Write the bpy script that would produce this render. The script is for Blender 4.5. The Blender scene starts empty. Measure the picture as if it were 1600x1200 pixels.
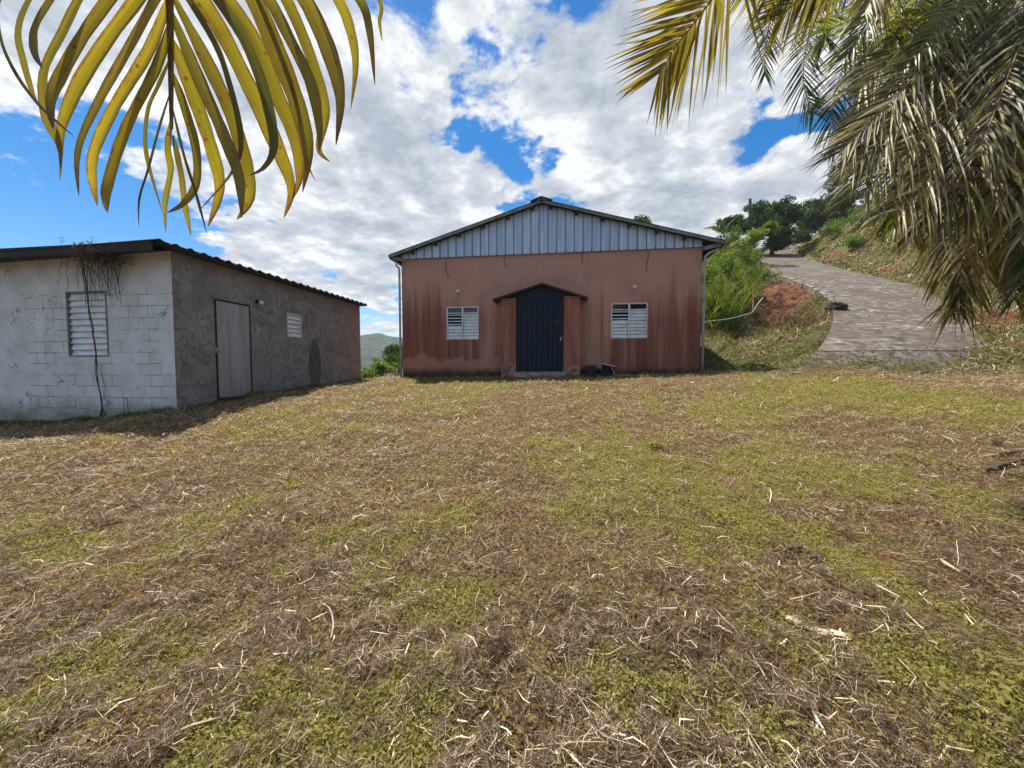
import bpy, bmesh, math, random
import numpy as np
from mathutils import Vector, Matrix
from mathutils.bvhtree import BVHTree
random.seed(7); RS = np.random.RandomState(11)
S = bpy.context.scene
COL = S.collection
R = math.radians

# ------------------------------------------------------------------ camera
F = 600.0 / 1600.0                     # focal length / picture width
YAW, PITCH, CAMH = R(8.0), R(2.67), 1.6
cd = bpy.data.cameras.new('camera'); cam = bpy.data.objects.new('camera', cd); COL.objects.link(cam)
cd.sensor_width = 36; cd.lens = 36 * F; cd.clip_start = 0.02; cd.clip_end = 6000
cam.location = (0, 0, CAMH); cam.rotation_euler = (R(90) - PITCH, 0, YAW)
S.camera = cam
CM = cam.rotation_euler.to_matrix()
FWD = Vector((-math.sin(YAW), math.cos(YAW), 0)); RGT = Vector((math.cos(YAW), math.sin(YAW), 0))

def ray(px, py):
    return CM @ Vector(((px - 800) / 600.0, (600 - py) / 600.0, -1.0))
def at(px, py, wy):                    # a measured point of the photo on the upright plane y = wy
    d = ray(px, py); t = wy / d.y
    return Vector((d.x * t, wy, CAMH + d.z * t))
def ax(px, py, wx):                    # same on the plane x = wx
    d = ray(px, py); t = wx / d.x
    return Vector((wx, d.y * t, CAMH + d.z * t))
def dp(px, py, depth):                 # at a given distance ahead
    d = ray(px, py); t = depth / d.dot(FWD)
    return Vector((d.x * t, d.y * t, CAMH + d.z * t))

# ------------------------------------------------------------------ light
SUNV = Vector((-0.95, 0.85, 3.2)).normalized()
SUN_EL = math.asin(SUNV.z); SUN_AZ = math.atan2(SUNV.x, SUNV.y)
sl = bpy.data.lights.new('sun', 'SUN'); sl.energy = 5.0; sl.angle = R(0.53); sl.color = (1.0, 0.94, 0.84)
so = bpy.data.objects.new('sun', sl); COL.objects.link(so); so.rotation_euler = SUNV.to_track_quat('Z', 'Y').to_euler()

W = bpy.data.worlds.new('World'); S.world = W; W.use_nodes = True
def world_sky():
    nt = W.node_tree; nt.nodes.clear(); N = nt.nodes.new; L = nt.links.new
    out = N('ShaderNodeOutputWorld'); mixs = N('ShaderNodeMixShader'); L(mixs.outputs[0], out.inputs[0])
    sky = N('ShaderNodeTexSky'); sky.sky_type = 'NISHITA'; sky.sun_disc = False
    sky.sun_elevation = SUN_EL; sky.sun_rotation = SUN_AZ; sky.altitude = 300; sky.air_density = 1.0; sky.dust_density = 0.4; sky.ozone_density = 2.5
    b1 = N('ShaderNodeBackground'); b1.inputs[1].default_value = 0.085
    hs = N('ShaderNodeHueSaturation'); hs.inputs['Saturation'].default_value = 1.5; L(sky.outputs[0], hs.inputs['Color']); L(hs.outputs[0], b1.inputs[0])
    b2 = N('ShaderNodeBackground'); b2.inputs[1].default_value = 0.60
    L(b1.outputs[0], mixs.inputs[1]); L(b2.outputs[0], mixs.inputs[2])
    tc = N('ShaderNodeTexCoord'); sp = N('ShaderNodeSeparateXYZ'); L(tc.outputs['Generated'], sp.inputs[0])
    def M(op, a, b=None, c=None, clamp=False):
        m = N('ShaderNodeMath'); m.operation = op; m.use_clamp = clamp
        for i, v in enumerate((a, b, c)):
            if v is None: continue
            if isinstance(v, (int, float)): m.inputs[i].default_value = v
            else: L(v, m.inputs[i])
        return m.outputs[0]
    zz = M('ADD', M('MAXIMUM', sp.outputs[2], 0.0), 0.20)
    cx = N('ShaderNodeCombineXYZ'); L(M('DIVIDE', sp.outputs[0], zz), cx.inputs[0]); L(M('DIVIDE', sp.outputs[1], zz), cx.inputs[1])
    def noise(scale, detail, rough, off, dist=0.0):
        mp = N('ShaderNodeMapping'); mp.inputs['Location'].default_value = off; L(cx.outputs[0], mp.inputs[0])
        n = N('ShaderNodeTexNoise'); n.inputs['Scale'].default_value = scale; n.inputs['Detail'].default_value = detail
        n.inputs['Roughness'].default_value = rough; n.inputs['Distortion'].default_value = dist; L(mp.outputs[0], n.inputs['Vector'])
        return n.outputs[0]
    n1 = noise(2.3, 12, 0.60, (3.1, 1.7, 0), 0.2); n2 = noise(9.0, 10, 0.68, (1, 4, 2), 0.15)
    dens = M('ADD', M('MULTIPLY', M('SUBTRACT', n1, .5), 1.55), M('ADD', M('MULTIPLY', M('SUBTRACT', n2, .5), 0.8), .60))
    wn = N('ShaderNodeTexNoise'); wn.inputs['Scale'].default_value = 3.2; wn.inputs['Detail'].default_value = 5; L(cx.outputs[0], wn.inputs['Vector'])
    w1 = N('ShaderNodeVectorMath'); w1.operation = 'SUBTRACT'; w1.inputs[1].default_value = (.5, .5, .5); L(wn.outputs['Color'], w1.inputs[0])
    w2 = N('ShaderNodeVectorMath'); w2.operation = 'SCALE'; w2.inputs['Scale'].default_value = .42; L(w1.outputs[0], w2.inputs[0])
    w3 = N('ShaderNodeVectorMath'); w3.operation = 'ADD'; L(w2.outputs[0], w3.inputs[0]); L(tc.outputs['Generated'], w3.inputs[1])
    wv = N('ShaderNodeVectorMath'); wv.operation = 'NORMALIZE'; L(w3.outputs[0], wv.inputs[0])
    # where the photograph's blue openings and cloud banks stand (directions on the sky)
    for (px, py, rad, a) in BLOBS:
        d = ray(px, py).normalized()
        dn = N('ShaderNodeVectorMath'); dn.operation = 'DOT_PRODUCT'; dn.inputs[1].default_value = d; L(wv.outputs[0], dn.inputs[0])
        mr = N('ShaderNodeMapRange'); mr.interpolation_type = 'SMOOTHSTEP'
        mr.inputs['From Min'].default_value = math.cos(R(rad)); mr.inputs['From Max'].default_value = 1.0
        mr.inputs['To Max'].default_value = a; L(dn.outputs['Value'], mr.inputs['Value'])
        dens = M('ADD', dens, mr.outputs[0])
    cov = N('ShaderNodeMapRange'); cov.interpolation_type = 'SMOOTHSTEP'; cov.inputs['From Min'].default_value = 0.48; cov.inputs['From Max'].default_value = 0.71
    L(dens, cov.inputs['Value']); L(cov.outputs[0], mixs.inputs[0])
    # cloud body: bright thin parts, greyer thick bellies
    n3 = noise(5.5, 12, 0.66, (7.3, 2.2, 1.0), 0.1)
    n4 = noise(2.3, 6, 0.60, (3.1 - .05, 1.7 + .07, 0), 0.2)
    th = M('ADD', M('ADD', M('MULTIPLY', M('SUBTRACT', n3, .5), 1.5), .52), M('ADD', M('MULTIPLY', M('SUBTRACT', n4, n1), 2.0), M('MULTIPLY', M('SUBTRACT', dens, .6), .25)))
    cr = N('ShaderNodeValToRGB'); cr.color_ramp.elements[0].position = 0.40; cr.color_ramp.elements[1].position = 0.95
    cr.color_ramp.elements[0].color = (0.93, 0.945, 0.96, 1); cr.color_ramp.elements[1].color = (0.40, 0.46, 0.55, 1)
    e = cr.color_ramp.elements.new(0.60); e.color = (0.64, 0.685, 0.745, 1)
    L(th, cr.inputs[0]); L(cr.outputs[0], b2.inputs[0])
BLOBS = [(20, 320, 22, -0.36), (170, 380, 12, -0.22), (440, 330, 22, 0.24), (560, 150, 26, 0.26), (780, 190, 8, -0.36), (840, 380, 8, -0.36), (680, 90, 20, .14),
         (640, 200, 6, -0.2), (1290, 250, 8, -0.42), (1180, 240, 7, -0.22), (1120, 100, 22, 0.34), (1330, 60, 20, .3), (1130, 330, 9, .28), (600, 420, 10, 0.2), (600, 500, 6, -0.4),
         (590, 540, 4, 0.4), (640, 30, 7, -0.26), (930, 10, 8, -0.26), (1100, 260, 6, -.22), (1230, 200, 6, -.25), (520, 60, 6, -.16), (470, 250, 5, -.18), (740, 260, 5, -.15), (1230, 350, 5, -.15), (700, 400, 16, 0.15), (0, 60, 10, 0.4), (100, 290, 5, .25), (1290, 310, 7, .4), (960, 260, 14, .12)]
world_sky()
S.view_settings.view_transform = 'Standard'; S.view_settings.look = 'None'; S.view_settings.exposure = 0.80; S.view_settings.gamma = 1.0
S.render.engine = 'CYCLES'; S.cycles.max_bounces = 8; S.cycles.transparent_max_bounces = 8

# ------------------------------------------------------------------ helpers
def tag(o, label=None, cat=None, group=None, kind=None):
    if label: o['label'] = label
    if cat: o['category'] = cat
    if group: o['group'] = group
    if kind: o['kind'] = kind
    return o
def thing(name, loc, label, cat, group=None):
    o = bpy.data.objects.new(name, None); COL.objects.link(o); o.location = loc; o.empty_display_size = .2
    return tag(o, label, cat, group)

class MB:
    """collects polygons, tubes and boxes in world space; build() links them as one mesh object"""
    def __init__(s): s.v = []; s.f = []; s.uv = []; s.r = []; s.has = False
    def face(s, pts, uvs=None, rnd=0.5):
        b = len(s.v); s.v += [tuple(p) for p in pts]; s.f.append(tuple(range(b, b + len(pts))))
        s.uv += uvs if uvs else [(0, 0)] * len(pts); s.r += [rnd] * len(pts)
    def grid(s, rows, rnd=0.5, closed=False, uvs=None):
        b = len(s.v); n = len(rows[0])
        for i, r in enumerate(rows):
            for j, p in enumerate(r):
                s.v.append(tuple(p)); s.uv.append(uvs[i][j] if uvs else (j / max(1, n - 1), i / max(1, len(rows) - 1))); s.r.append(rnd)
        for i in range(len(rows) - 1):
            for j in range(n - 1 + (1 if closed else 0)):
                k = (j + 1) % n
                s.f.append((b + i * n + j, b + i * n + k, b + (i + 1) * n + k, b + (i + 1) * n + j))
        return b
    def box(s, a, b_, rnd=0.5):
        x0, y0, z0 = (min(a[i], b_[i]) for i in range(3)); x1, y1, z1 = (max(a[i], b_[i]) for i in range(3))
        P = [(x0, y0, z0), (x1, y0, z0), (x1, y1, z0), (x0, y1, z0), (x0, y0, z1), (x1, y0, z1), (x1, y1, z1), (x0, y1, z1)]
        b = len(s.v); s.v += P; s.uv += [(0, 0)] * 8; s.r += [rnd] * 8
        for q in ((0, 3, 2, 1), (4, 5, 6, 7), (0, 1, 5, 4), (1, 2, 6, 5), (2, 3, 7, 6), (3, 0, 4, 7)): s.f.append(tuple(b + i for i in q))
    def beam(s, a, b_, w, h, up=(0, 0, 1), rnd=.5):
        a = Vector(a); b_ = Vector(b_); t = (b_ - a).normalized(); sd = t.cross(Vector(up)).normalized(); u = sd.cross(t)
        rows = [[p + sd * x * w / 2 + u * z * h / 2 for x, z in ((-1, -1), (1, -1), (1, 1), (-1, 1))] for p in (a, b_)]
        b = s.grid(rows, rnd, True); s.f.append((b + 3, b + 2, b + 1, b)); s.f.append((b + 4, b + 5, b + 6, b + 7))
    def tube(s, pts, rad, n=7, rnd=.5, cap=True):
        pts = [Vector(p) for p in pts]; rows = []
        ref = Vector((0, 0, 1))
        if abs((pts[-1] - pts[0]).normalized().z) > .8: ref = Vector((0, 1, 0))
        for i, p in enumerate(pts):
            t = (pts[min(i + 1, len(pts) - 1)] - pts[max(i - 1, 0)])
            if t.length < 1e-9: t = Vector((0, 0, 1))
            t.normalize(); a = t.cross(ref); a = a.normalized() if a.length > 1e-4 else Vector((1, 0, 0)); b2 = t.cross(a)
            r = rad[i] if isinstance(rad, (list, tuple)) else rad
            rows.append([p + (a * math.cos(q * 2 * math.pi / n) + b2 * math.sin(q * 2 * math.pi / n)) * r for q in range(n)])
        b = s.grid(rows, rnd, True)
        if cap:
            s.f.append(tuple(b + i for i in range(n))[::-1]); e = b + (len(rows) - 1) * n; s.f.append(tuple(e + i for i in range(n)))
    def build(s, name, m, parent=None, smooth=False):
        return np_mesh(name, np.array(s.v, float), s.f, m, parent, np.array(s.uv, float), np.array(s.r, float), smooth)

def np_mesh(name, v, f, m, parent=None, uv=None, rnd=None, smooth=False):
    me = bpy.data.meshes.new(name)
    if isinstance(f, np.ndarray):
        k = f.shape[1]; nf = len(f); flat = f.ravel().astype(np.int32)
        me.vertices.add(len(v)); me.vertices.foreach_set('co', v.astype(np.float32).ravel())
        me.loops.add(len(flat)); me.loops.foreach_set('vertex_index', flat)
        me.polygons.add(nf); me.polygons.foreach_set('loop_start', np.arange(0, nf * k, k, dtype=np.int32))
        me.polygons.foreach_set('loop_total', np.full(nf, k, dtype=np.int32)); me.update(calc_edges=True)
    else:
        me.from_pydata([tuple(p) for p in v], [], f); me.update()
    if uv is not None and len(uv):
        ul = me.uv_layers.new(name='UVMap'); li = np.empty(len(me.loops), dtype=np.int32); me.loops.foreach_get('vertex_index', li)
        ul.data.foreach_set('uv', uv[li].astype(np.float32).ravel())
    if rnd is not None and len(rnd):
        at_ = me.attributes.new('rnd', 'FLOAT', 'POINT'); at_.data.foreach_set('value', rnd.astype(np.float32))
    if m:
        for mm in (m if isinstance(m, list) else [m]): me.materials.append(mm)
    if smooth: me.polygons.foreach_set('use_smooth', np.ones(len(me.polygons), dtype=bool))
    o = bpy.data.objects.new(name, me); COL.objects.link(o)
    if parent is not None:
        o.parent = parent; bpy.context.view_layer.update(); o.matrix_parent_inverse = parent.matrix_world.inverted()
    return o

# value noise
_T = np.random.RandomState(3).rand(256, 256)
def vn(x, y, f=1.0, oct=3):
    x = np.asarray(x, float) * f + 1000.3; y = np.asarray(y, float) * f + 1000.7; out = 0; amp = 1; tot = 0
    for _ in range(oct):
        xi = np.floor(x).astype(int); yi = np.floor(y).astype(int); fx = x - xi; fy = y - yi
        fx = fx * fx * (3 - 2 * fx); fy = fy * fy * (3 - 2 * fy)
        a = _T[xi & 255, yi & 255]; b = _T[(xi + 1) & 255, yi & 255]; c = _T[xi & 255, (yi + 1) & 255]; d = _T[(xi + 1) & 255, (yi + 1) & 255]
        out = out + amp * ((a * (1 - fx) + b * fx) * (1 - fy) + (c * (1 - fx) + d * fx) * fy); tot += amp; amp *= .5; x = x * 2.03 + 17; y = y * 2.03 + 5
    return out / tot
def sstep(a, b, x):
    t = np.clip((x - a) / (b - a), 0, 1); return t * t * (3 - 2 * t)

# ------------------------------------------------------------------ materials
class NT:
    def __init__(s, name):
        s.m = bpy.data.materials.new(name); s.m.use_nodes = True; s.nt = s.m.node_tree; s.nt.nodes.clear()
        s.out = s.N('ShaderNodeOutputMaterial'); s.p = s.N('ShaderNodeBsdfPrincipled'); s.L(s.p.outputs[0], s.out.inputs[0])
        s.p.inputs['Specular IOR Level'].default_value = 0.3; s.tc = s.N('ShaderNodeTexCoord')
        s.geo = s.N('ShaderNodeNewGeometry'); s.pos = s.geo.outputs['Position']
    def N(s, t): return s.nt.nodes.new(t)
    def L(s, a, b): s.nt.links.new(a, b)
    def put(s, sock, v):
        if v is None: return
        if hasattr(v, 'is_output'): s.L(v, sock)
        elif isinstance(v, (tuple, list)) and len(v) == 3 and len(sock.default_value) == 4: sock.default_value = (*v, 1)
        else: sock.default_value = v
    def map(s, scale=(1, 1, 1), loc=(0, 0, 0), src=None, rot=(0, 0, 0)):
        m = s.N('ShaderNodeMapping'); m.inputs['Scale'].default_value = scale; m.inputs['Location'].default_value = loc; m.inputs['Rotation'].default_value = rot
        s.L(src or s.pos, m.inputs[0]); return m.outputs[0]
    def noise(s, scale, detail=5, rough=.55, vec=None, dist=0):
        n = s.N('ShaderNodeTexNoise'); n.inputs['Scale'].default_value = scale; n.inputs['Detail'].default_value = detail
        n.inputs['Roughness'].default_value = rough; n.inputs['Distortion'].default_value = dist; s.L(vec or s.pos, n.inputs['Vector']); return n.outputs[0]
    def voro(s, scale, vec=None, feat='F1'):
        n = s.N('ShaderNodeTexVoronoi'); n.feature = feat; n.inputs['Scale'].default_value = scale; s.L(vec or s.pos, n.inputs['Vector']); return n.outputs[0]
    def math(s, op, a, b=0.5, c=None):
        m = s.N('ShaderNodeMath'); m.operation = op; s.put(m.inputs[0], a); s.put(m.inputs[1], b); s.put(m.inputs[2], c); return m.outputs[0]
    def rng(s, v, a, b, c=0.0, d=1.0):
        m = s.N('ShaderNodeMapRange'); m.interpolation_type = 'SMOOTHSTEP'; s.put(m.inputs['Value'], v)
        for k, q in zip(('From Min', 'From Max', 'To Min', 'To Max'), (a, b, c, d)): m.inputs[k].default_value = q
        return m.outputs[0]
    def ramp(s, v, stops):
        r = s.N('ShaderNodeValToRGB'); e = r.color_ramp.elements
        e[0].position, e[0].color = stops[0][0], (*stops[0][1], 1); e[1].position, e[1].color = stops[-1][0], (*stops[-1][1], 1)
        for p, c in stops[1:-1]: q = e.new(p); q.color = (*c, 1)
        s.L(v, r.inputs[0]); return r.outputs[0]
    def mix(s, f, a, b, mode='MIX'):
        m = s.N('ShaderNodeMix'); m.data_type = 'RGBA'; m.blend_type = mode; s.put(m.inputs[0], f); s.put(m.inputs[6], a); s.put(m.inputs[7], b); return m.outputs[2]
    def sep(s, v=None):
        n = s.N('ShaderNodeSeparateXYZ'); s.L(v or s.pos, n.inputs[0]); return n.outputs
    def attr(s, name):
        a = s.N('ShaderNodeAttribute'); a.attribute_name = name; return a.outputs['Fac']
    def bump(s, h, strength=.5, dist=.01):
        b = s.N('ShaderNodeBump'); b.inputs['Strength'].default_value = strength; b.inputs['Distance'].default_value = dist
        s.L(h, b.inputs['Height']); s.L(b.outputs[0], s.p.inputs['Normal'])
    def fin(s, col=None, rough=.8, metal=0, spec=None):
        s.put(s.p.inputs['Base Color'], col); s.put(s.p.inputs['Roughness'], rough); s.p.inputs['Metallic'].default_value = metal
        if spec is not None: s.p.inputs['Specular IOR Level'].default_value = spec
        return s.m
    def translucent(s, col, fac):
        t = s.N('ShaderNodeBsdfTranslucent'); s.put(t.inputs[0], col); mx = s.N('ShaderNodeMixShader'); mx.inputs[0].default_value = fac
        s.L(s.p.outputs[0], mx.inputs[1]); s.L(t.outputs[0], mx.inputs[2]); s.L(mx.outputs[0], s.out.inputs[0]); return s.m

def simple(name, c, rough=.7, metal=0, var=.25, scale=6, bump=0.0, spec=.3):
    n = NT(name); a = n.noise(scale, 6, .6); dark = tuple(x * (1 - var) for x in c); lite = tuple(min(1, x * (1 + var)) for x in c)
    col = n.ramp(a, [(.3, dark), (.7, lite)])
    if bump: n.bump(n.noise(scale * 8, 4, .6), bump, .01)
    return n.fin(col, rough, metal, spec)

def leafmat(name, stops, tipc, trans=.4, rough=.45, tip0=.72, spots=.0, tfac=1.3, edge=None, spec=.4):
    n = NT(name); r = n.attr('rnd'); base = n.ramp(r, stops)
    uv = n.sep(n.tc.outputs['UV'])
    big = n.noise(14, 3, .6)
    base = n.mix(n.rng(big, .45, .8, 0, .4), base, tipc)
    if edge is not None:
        e = n.math('ABSOLUTE', n.math('SUBTRACT', uv[0], .5)); en = n.math('ADD', e, n.math('MULTIPLY', n.math('SUBTRACT', n.noise(60, 3, .6), .5), .35))
        base = n.mix(n.rng(en, .34, .46, 0, .9), base, edge)
    if spots:
        base = n.mix(n.math('MULTIPLY', n.math('MULTIPLY', n.rng(n.voro(30), .20, .13, 0, 1), n.rng(n.noise(7, 2, .5), .44, .50)), spots), base, (.12, .04, .015))
    if edge is not None:
        vv = n.N('ShaderNodeCombineXYZ'); n.L(n.math('MULTIPLY', uv[0], 26.0), vv.inputs[0]); n.L(n.math('MULTIPLY', uv[1], 1.2), vv.inputs[1]); n.L(n.math('MULTIPLY', r, 40.0), vv.inputs[2])
        vein = n.noise(1.0, 3, .6, vv.outputs[0]); base = n.mix(n.rng(vein, .45, .7, 0, .45), base, (.05, .035, .008)); base = n.mix(n.rng(vein, .5, .3, 0, .3), base, (.30, .22, .03)); n.bump(vein, .5, .002)
        rib = n.rng(n.math('ABSOLUTE', n.math('SUBTRACT', uv[0], .5)), .03, .0, 0, .6); base = n.mix(rib, base, (.22, .15, .03))
    f = n.rng(n.math('ADD', uv[1], n.math('MULTIPLY', n.noise(30, 2), .15)), tip0, tip0 + .2, 0, 1)
    col = n.mix(f, base, tipc)
    n.fin(col, rough, 0, spec)
    tcol = n.mix(1.0, col, (tfac, tfac, tfac * .55), 'MULTIPLY')
    return n.translucent(tcol, trans)

M = {}
def mats():
    # lawn: reddish soil, thatch, green where 'rnd' says so
    n = NT('ground'); g = n.attr('rnd'); a = n.noise(3, 8, .7); b = n.noise(35, 6, .75); c = n.noise(150, 3, .7)
    soil = n.ramp(b, [(.36, (.018, .010, .006)), (.52, (.14, .085, .042)), (.70, (.42, .31, .17))])
    green = n.ramp(b, [(.3, (.04, .035, .012)), (.52, (.17, .145, .04)), (.72, (.36, .31, .11))])
    gf = n.math('ADD', g, n.math('MULTIPLY', n.math('SUBTRACT', a, .5), .7))
    col = n.mix(n.rng(gf, .3, .75), soil, green)
    col = n.mix(n.rng(n.noise(.8, 4, .6), .58, .74, 0, .35), col, (.20, .085, .045))
    hi = n.sep()[2]
    n.bump(n.math('ADD', b, n.math('MULTIPLY', c, .5)), .9, .03); M['ground'] = n.fin(col, .95, 0, .1)
    # concrete drive, worn streaks across
    n = NT('drive_concrete'); a = n.noise(.8, 7, .65); st = n.noise(2.2, 12, .72, n.map((.85, 1.5, 1.5), rot=(0, 0, R(-35))), 1.6); f = n.noise(26, 8, .8)
    col = n.ramp(st, [(.34, (.024, .019, .015)), (.48, (.085, .072, .060)), (.58, (.19, .165, .14)), (.70, (.46, .42, .37))])
    col = n.mix(n.rng(a, .42, .66, 0, .8), col, (.085, .06, .045)); jl = n.sep()[1]; col = n.mix(n.rng(f, .5, .8, 0, .5), col, (.30, .27, .25))
    n.bump(n.math('ADD', st, f), .5, .01); M['drive'] = n.fin(col, .9)
    M['kerb'] = simple('kerb_concrete', (.22, .19, .155), .9, var=.45, scale=3, bump=.4)
    M['pale_concrete'] = simple('pale_concrete', (.26, .22, .19), .9, var=.5, scale=5, bump=.4)
    # terracotta wall with run marks
    n = NT('terracotta_plaster'); p = n.sep(); x, z = p[0], p[2]
    strk = n.noise(1, 6, .6, n.map((4.2, .5, .22))); strk2 = n.noise(1, 4, .6, n.map((11, .5, .35), (5, 0, 0)))
    edge = n.rng(n.math('ABSOLUTE', n.math('ADD', x, .63)), 0.9, 3.5, 0, 1)          # stains gather towards the wall's ends
    hgt = n.rng(z, 4.75, 2.6, 0, 1)
    s1 = n.math('ADD', n.math('MULTIPLY', strk, 1.15), n.math('ADD', n.math('MULTIPLY', strk2, .55), n.math('MULTIPLY', n.math('MULTIPLY', hgt, n.math('ADD', n.math('MULTIPLY', edge, .55), .30)), .62)))
    k = n.rng(s1, .97, 1.45, 0, .85)
    cl = n.noise(1.5, 6, .6)
    base = n.ramp(cl, [(.3, (.36, .205, .16)), (.7, (.43, .26, .205))])
    col = n.mix(k, base, (.17, .055, .036)); col = n.mix(n.rng(s1, 1.35, 1.8, 0, .6), col, (.085, .025, .02))
    low = n.math('ADD', z, n.math('MULTIPLY', n.noise(2.2, 5, .7, n.map((1, 1, .6))), .9))
    for (a_, b_, c_, d_) in ((698, 748, 480, 531), (955, 1011, 474, 529)):
        p0_, p1_ = at(a_, c_, 11.21), at(b_, d_, 11.21); mid_, hw_ = (p0_.x + p1_.x) / 2, (p1_.x - p0_.x) / 2
        run = n.math('MULTIPLY', n.rng(n.math('ABSOLUTE', n.math('SUBTRACT', x, mid_)), hw_ + .05, hw_ - .04), n.rng(z, p1_.z + .02, p1_.z - .03))
        col = n.mix(n.math('MULTIPLY', run, n.rng(strk2, .35, .6, .25, .8)), col, (.15, .055, .038))
    pe = n.rng(low, 2.33, 2.25); pe = n.math('MULTIPLY', pe, n.rng(x, -1.6, -2.0)); col = n.mix(n.math('MULTIPLY', pe, .7), col, (.40, .21, .15))
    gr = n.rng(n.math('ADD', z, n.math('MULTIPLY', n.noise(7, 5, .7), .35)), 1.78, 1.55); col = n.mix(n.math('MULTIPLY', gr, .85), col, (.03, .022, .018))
    col = n.mix(n.rng(n.noise(40, 4, .7), .55, .8, 0, .25), col, (.2, .1, .08))
    n.bump(n.math('ADD', n.noise(25, 5, .6), n.noise(3, 3, .5)), .35, .012); M['terra'] = n.fin(col, .85, 0, .25)
    n = NT('pillar_plaster'); p = n.sep(); s = n.noise(1, 6, .6, n.map((8, 8, .6))); col = n.ramp(s, [(.3, (.15, .05, .035)), (.55, (.26, .11, .08)), (.75, (.36, .19, .145))])
    low = n.rng(n.math('ADD', p[2], n.math('MULTIPLY', n.noise(5, 5, .7), .6)), 2.1, 1.85)
    col = n.mix(low, col, n.ramp(n.noise(12, 5, .7), [(.35, (.07, .04, .035)), (.6, (.36, .22, .16))])); n.bump(n.noise(22, 5, .7), .5, .02); M['pillar'] = n.fin(col, .85)
    # corrugated metal
    n = NT('galvanised_sheet'); s = n.noise(1, 5, .6, n.map((9, 9, .8))); col = n.ramp(s, [(.3, (.26, .36, .52)), (.55, (.38, .50, .68)), (.75, (.50, .61, .76))])
    M['zinc'] = n.fin(col, .45, .15, .5)
    n = NT('blue_sheet'); s = n.noise(1, 5, .6, n.map((9, 9, .8))); col = n.ramp(s, [(.3, (.005, .012, .028)), (.7, (.010, .026, .055))]); M['blue'] = n.fin(col, .5, 0, .18)
    n = NT('grey_door_sheet'); s = n.noise(1, 5, .65, n.map((9, 9, .8))); col = n.ramp(s, [(.3, (.20, .21, .25)), (.7, (.36, .37, .42))]); col = n.mix(n.rng(n.sep()[2], 1.5, .7, 0, .35), col, (.2, .19, .19)); M['doorgrey'] = n.fin(col, .45, .2, .5)
    n = NT('roof_sheet'); s = n.noise(2.5, 7, .7); col = n.ramp(s, [(.3, (.012, .012, .011)), (.55, (.035, .042, .03)), (.75, (.09, .075, .05))]); M['roof'] = n.fin(col, .75, .1)
    M['roof_edge'] = simple('roof_edge_metal', (.16, .18, .18), .6, .2, .5, 4)
    M['soffit'] = simple('soffit_wood', (.028, .026, .027), .9, 0, .4, 5)
    M['white_metal'] = simple('white_painted_metal', (.55, .60, .64), .5, .1, .25, 8)
    n = NT('louvre_white'); s = n.noise(6, 6, .7, n.map((1, 1, 3))); col = n.ramp(s, [(.25, (.30, .33, .36)), (.5, (.60, .66, .70)), (.75, (.74, .79, .82))]); M['louvre'] = n.fin(col, .45, .05)
    M['rust'] = simple('rusty_wood', (.16, .09, .06), .85, 0, .5, 9, .4)
    n = NT('dark_glass'); col = n.ramp(n.noise(2, 4), [(.3, (.008, .01, .012)), (.7, (.02, .022, .024))]); M['glass'] = n.fin(col, .08, 0, .6)
    M['black'] = simple('dark_interior', (.01, .01, .01), .9)
    M['pipe'] = simple('pipe_plastic', (.33, .33, .32), .6, 0, .3, 5)
    M['white_lamp'] = simple('lamp_plastic', (.6, .57, .52), .5, 0, .2, 9)
    M['bronze'] = simple('dark_metal', (.03, .026, .024), .45, .5, .3, 9)
    M['brass'] = simple('pale_metal', (.5, .46, .38), .35, .8, .2, 9)
    # white painted block wall
    n = NT('painted_block'); p = n.sep(); cb = n.N('ShaderNodeCombineXYZ'); n.L(n.math('ADD', p[0], p[1]), cb.inputs[0]); n.L(n.math('ADD', p[2], -.02), cb.inputs[1])
    wob = n.N('ShaderNodeVectorMath'); wob.operation = 'ADD'; nn = n.N('ShaderNodeTexNoise'); nn.inputs['Scale'].default_value = 5; n.L(n.pos, nn.inputs['Vector'])
    sc = n.N('ShaderNodeVectorMath'); sc.operation = 'SCALE'; sc.inputs['Scale'].default_value = .035; n.L(nn.outputs['Color'], sc.inputs[0]); n.L(cb.outputs[0], wob.inputs[0]); n.L(sc.outputs[0], wob.inputs[1])
    br = n.N('ShaderNodeTexBrick'); br.inputs['Scale'].default_value = 1; br.inputs['Brick Width'].default_value = .41; br.inputs['Row Height'].default_value = .205
    br.inputs['Mortar Size'].default_value = .0055; br.inputs['Mortar Smooth'].default_value = .1; n.L(wob.outputs[0], br.inputs['Vector'])
    mort = n.math('MULTIPLY', br.outputs['Fac'], n.rng(n.noise(2.0, 4, .65), .40, .58, .08, 1))
    plast = n.rng(n.math('ADD', p[2], n.math('MULTIPLY', n.noise(3, 4), .15)), 3.02, 3.12); plast2 = n.rng(p[0], -9.95, -10.05); pl = n.math('MAXIMUM', plast, plast2)
    mort = n.math('MULTIPLY', mort, n.math('SUBTRACT', 1.0, pl))
    base = n.ramp(n.noise(2.5, 7, .65), [(.3, (.42, .46, .48)), (.55, (.54, .60, .63)), (.75, (.64, .69, .71))])
    cv = n.voro(1.6, n.map((1, 1, 1.2), src=None), 'DISTANCE_TO_EDGE'); crn = n.N('ShaderNodeTexVoronoi'); crn.feature = 'DISTANCE_TO_EDGE'; crn.inputs['Scale'].default_value = 1.3
    w2 = n.N('ShaderNodeVectorMath'); w2.operation = 'ADD'; s2 = n.N('ShaderNodeVectorMath'); s2.operation = 'SCALE'; s2.inputs['Scale'].default_value = .5; n.L(nn.outputs['Color'], s2.inputs[0]); n.L(n.pos, w2.inputs[0]); n.L(s2.outputs[0], w2.inputs[1]); n.L(w2.outputs[0], crn.inputs['Vector'])
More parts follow.
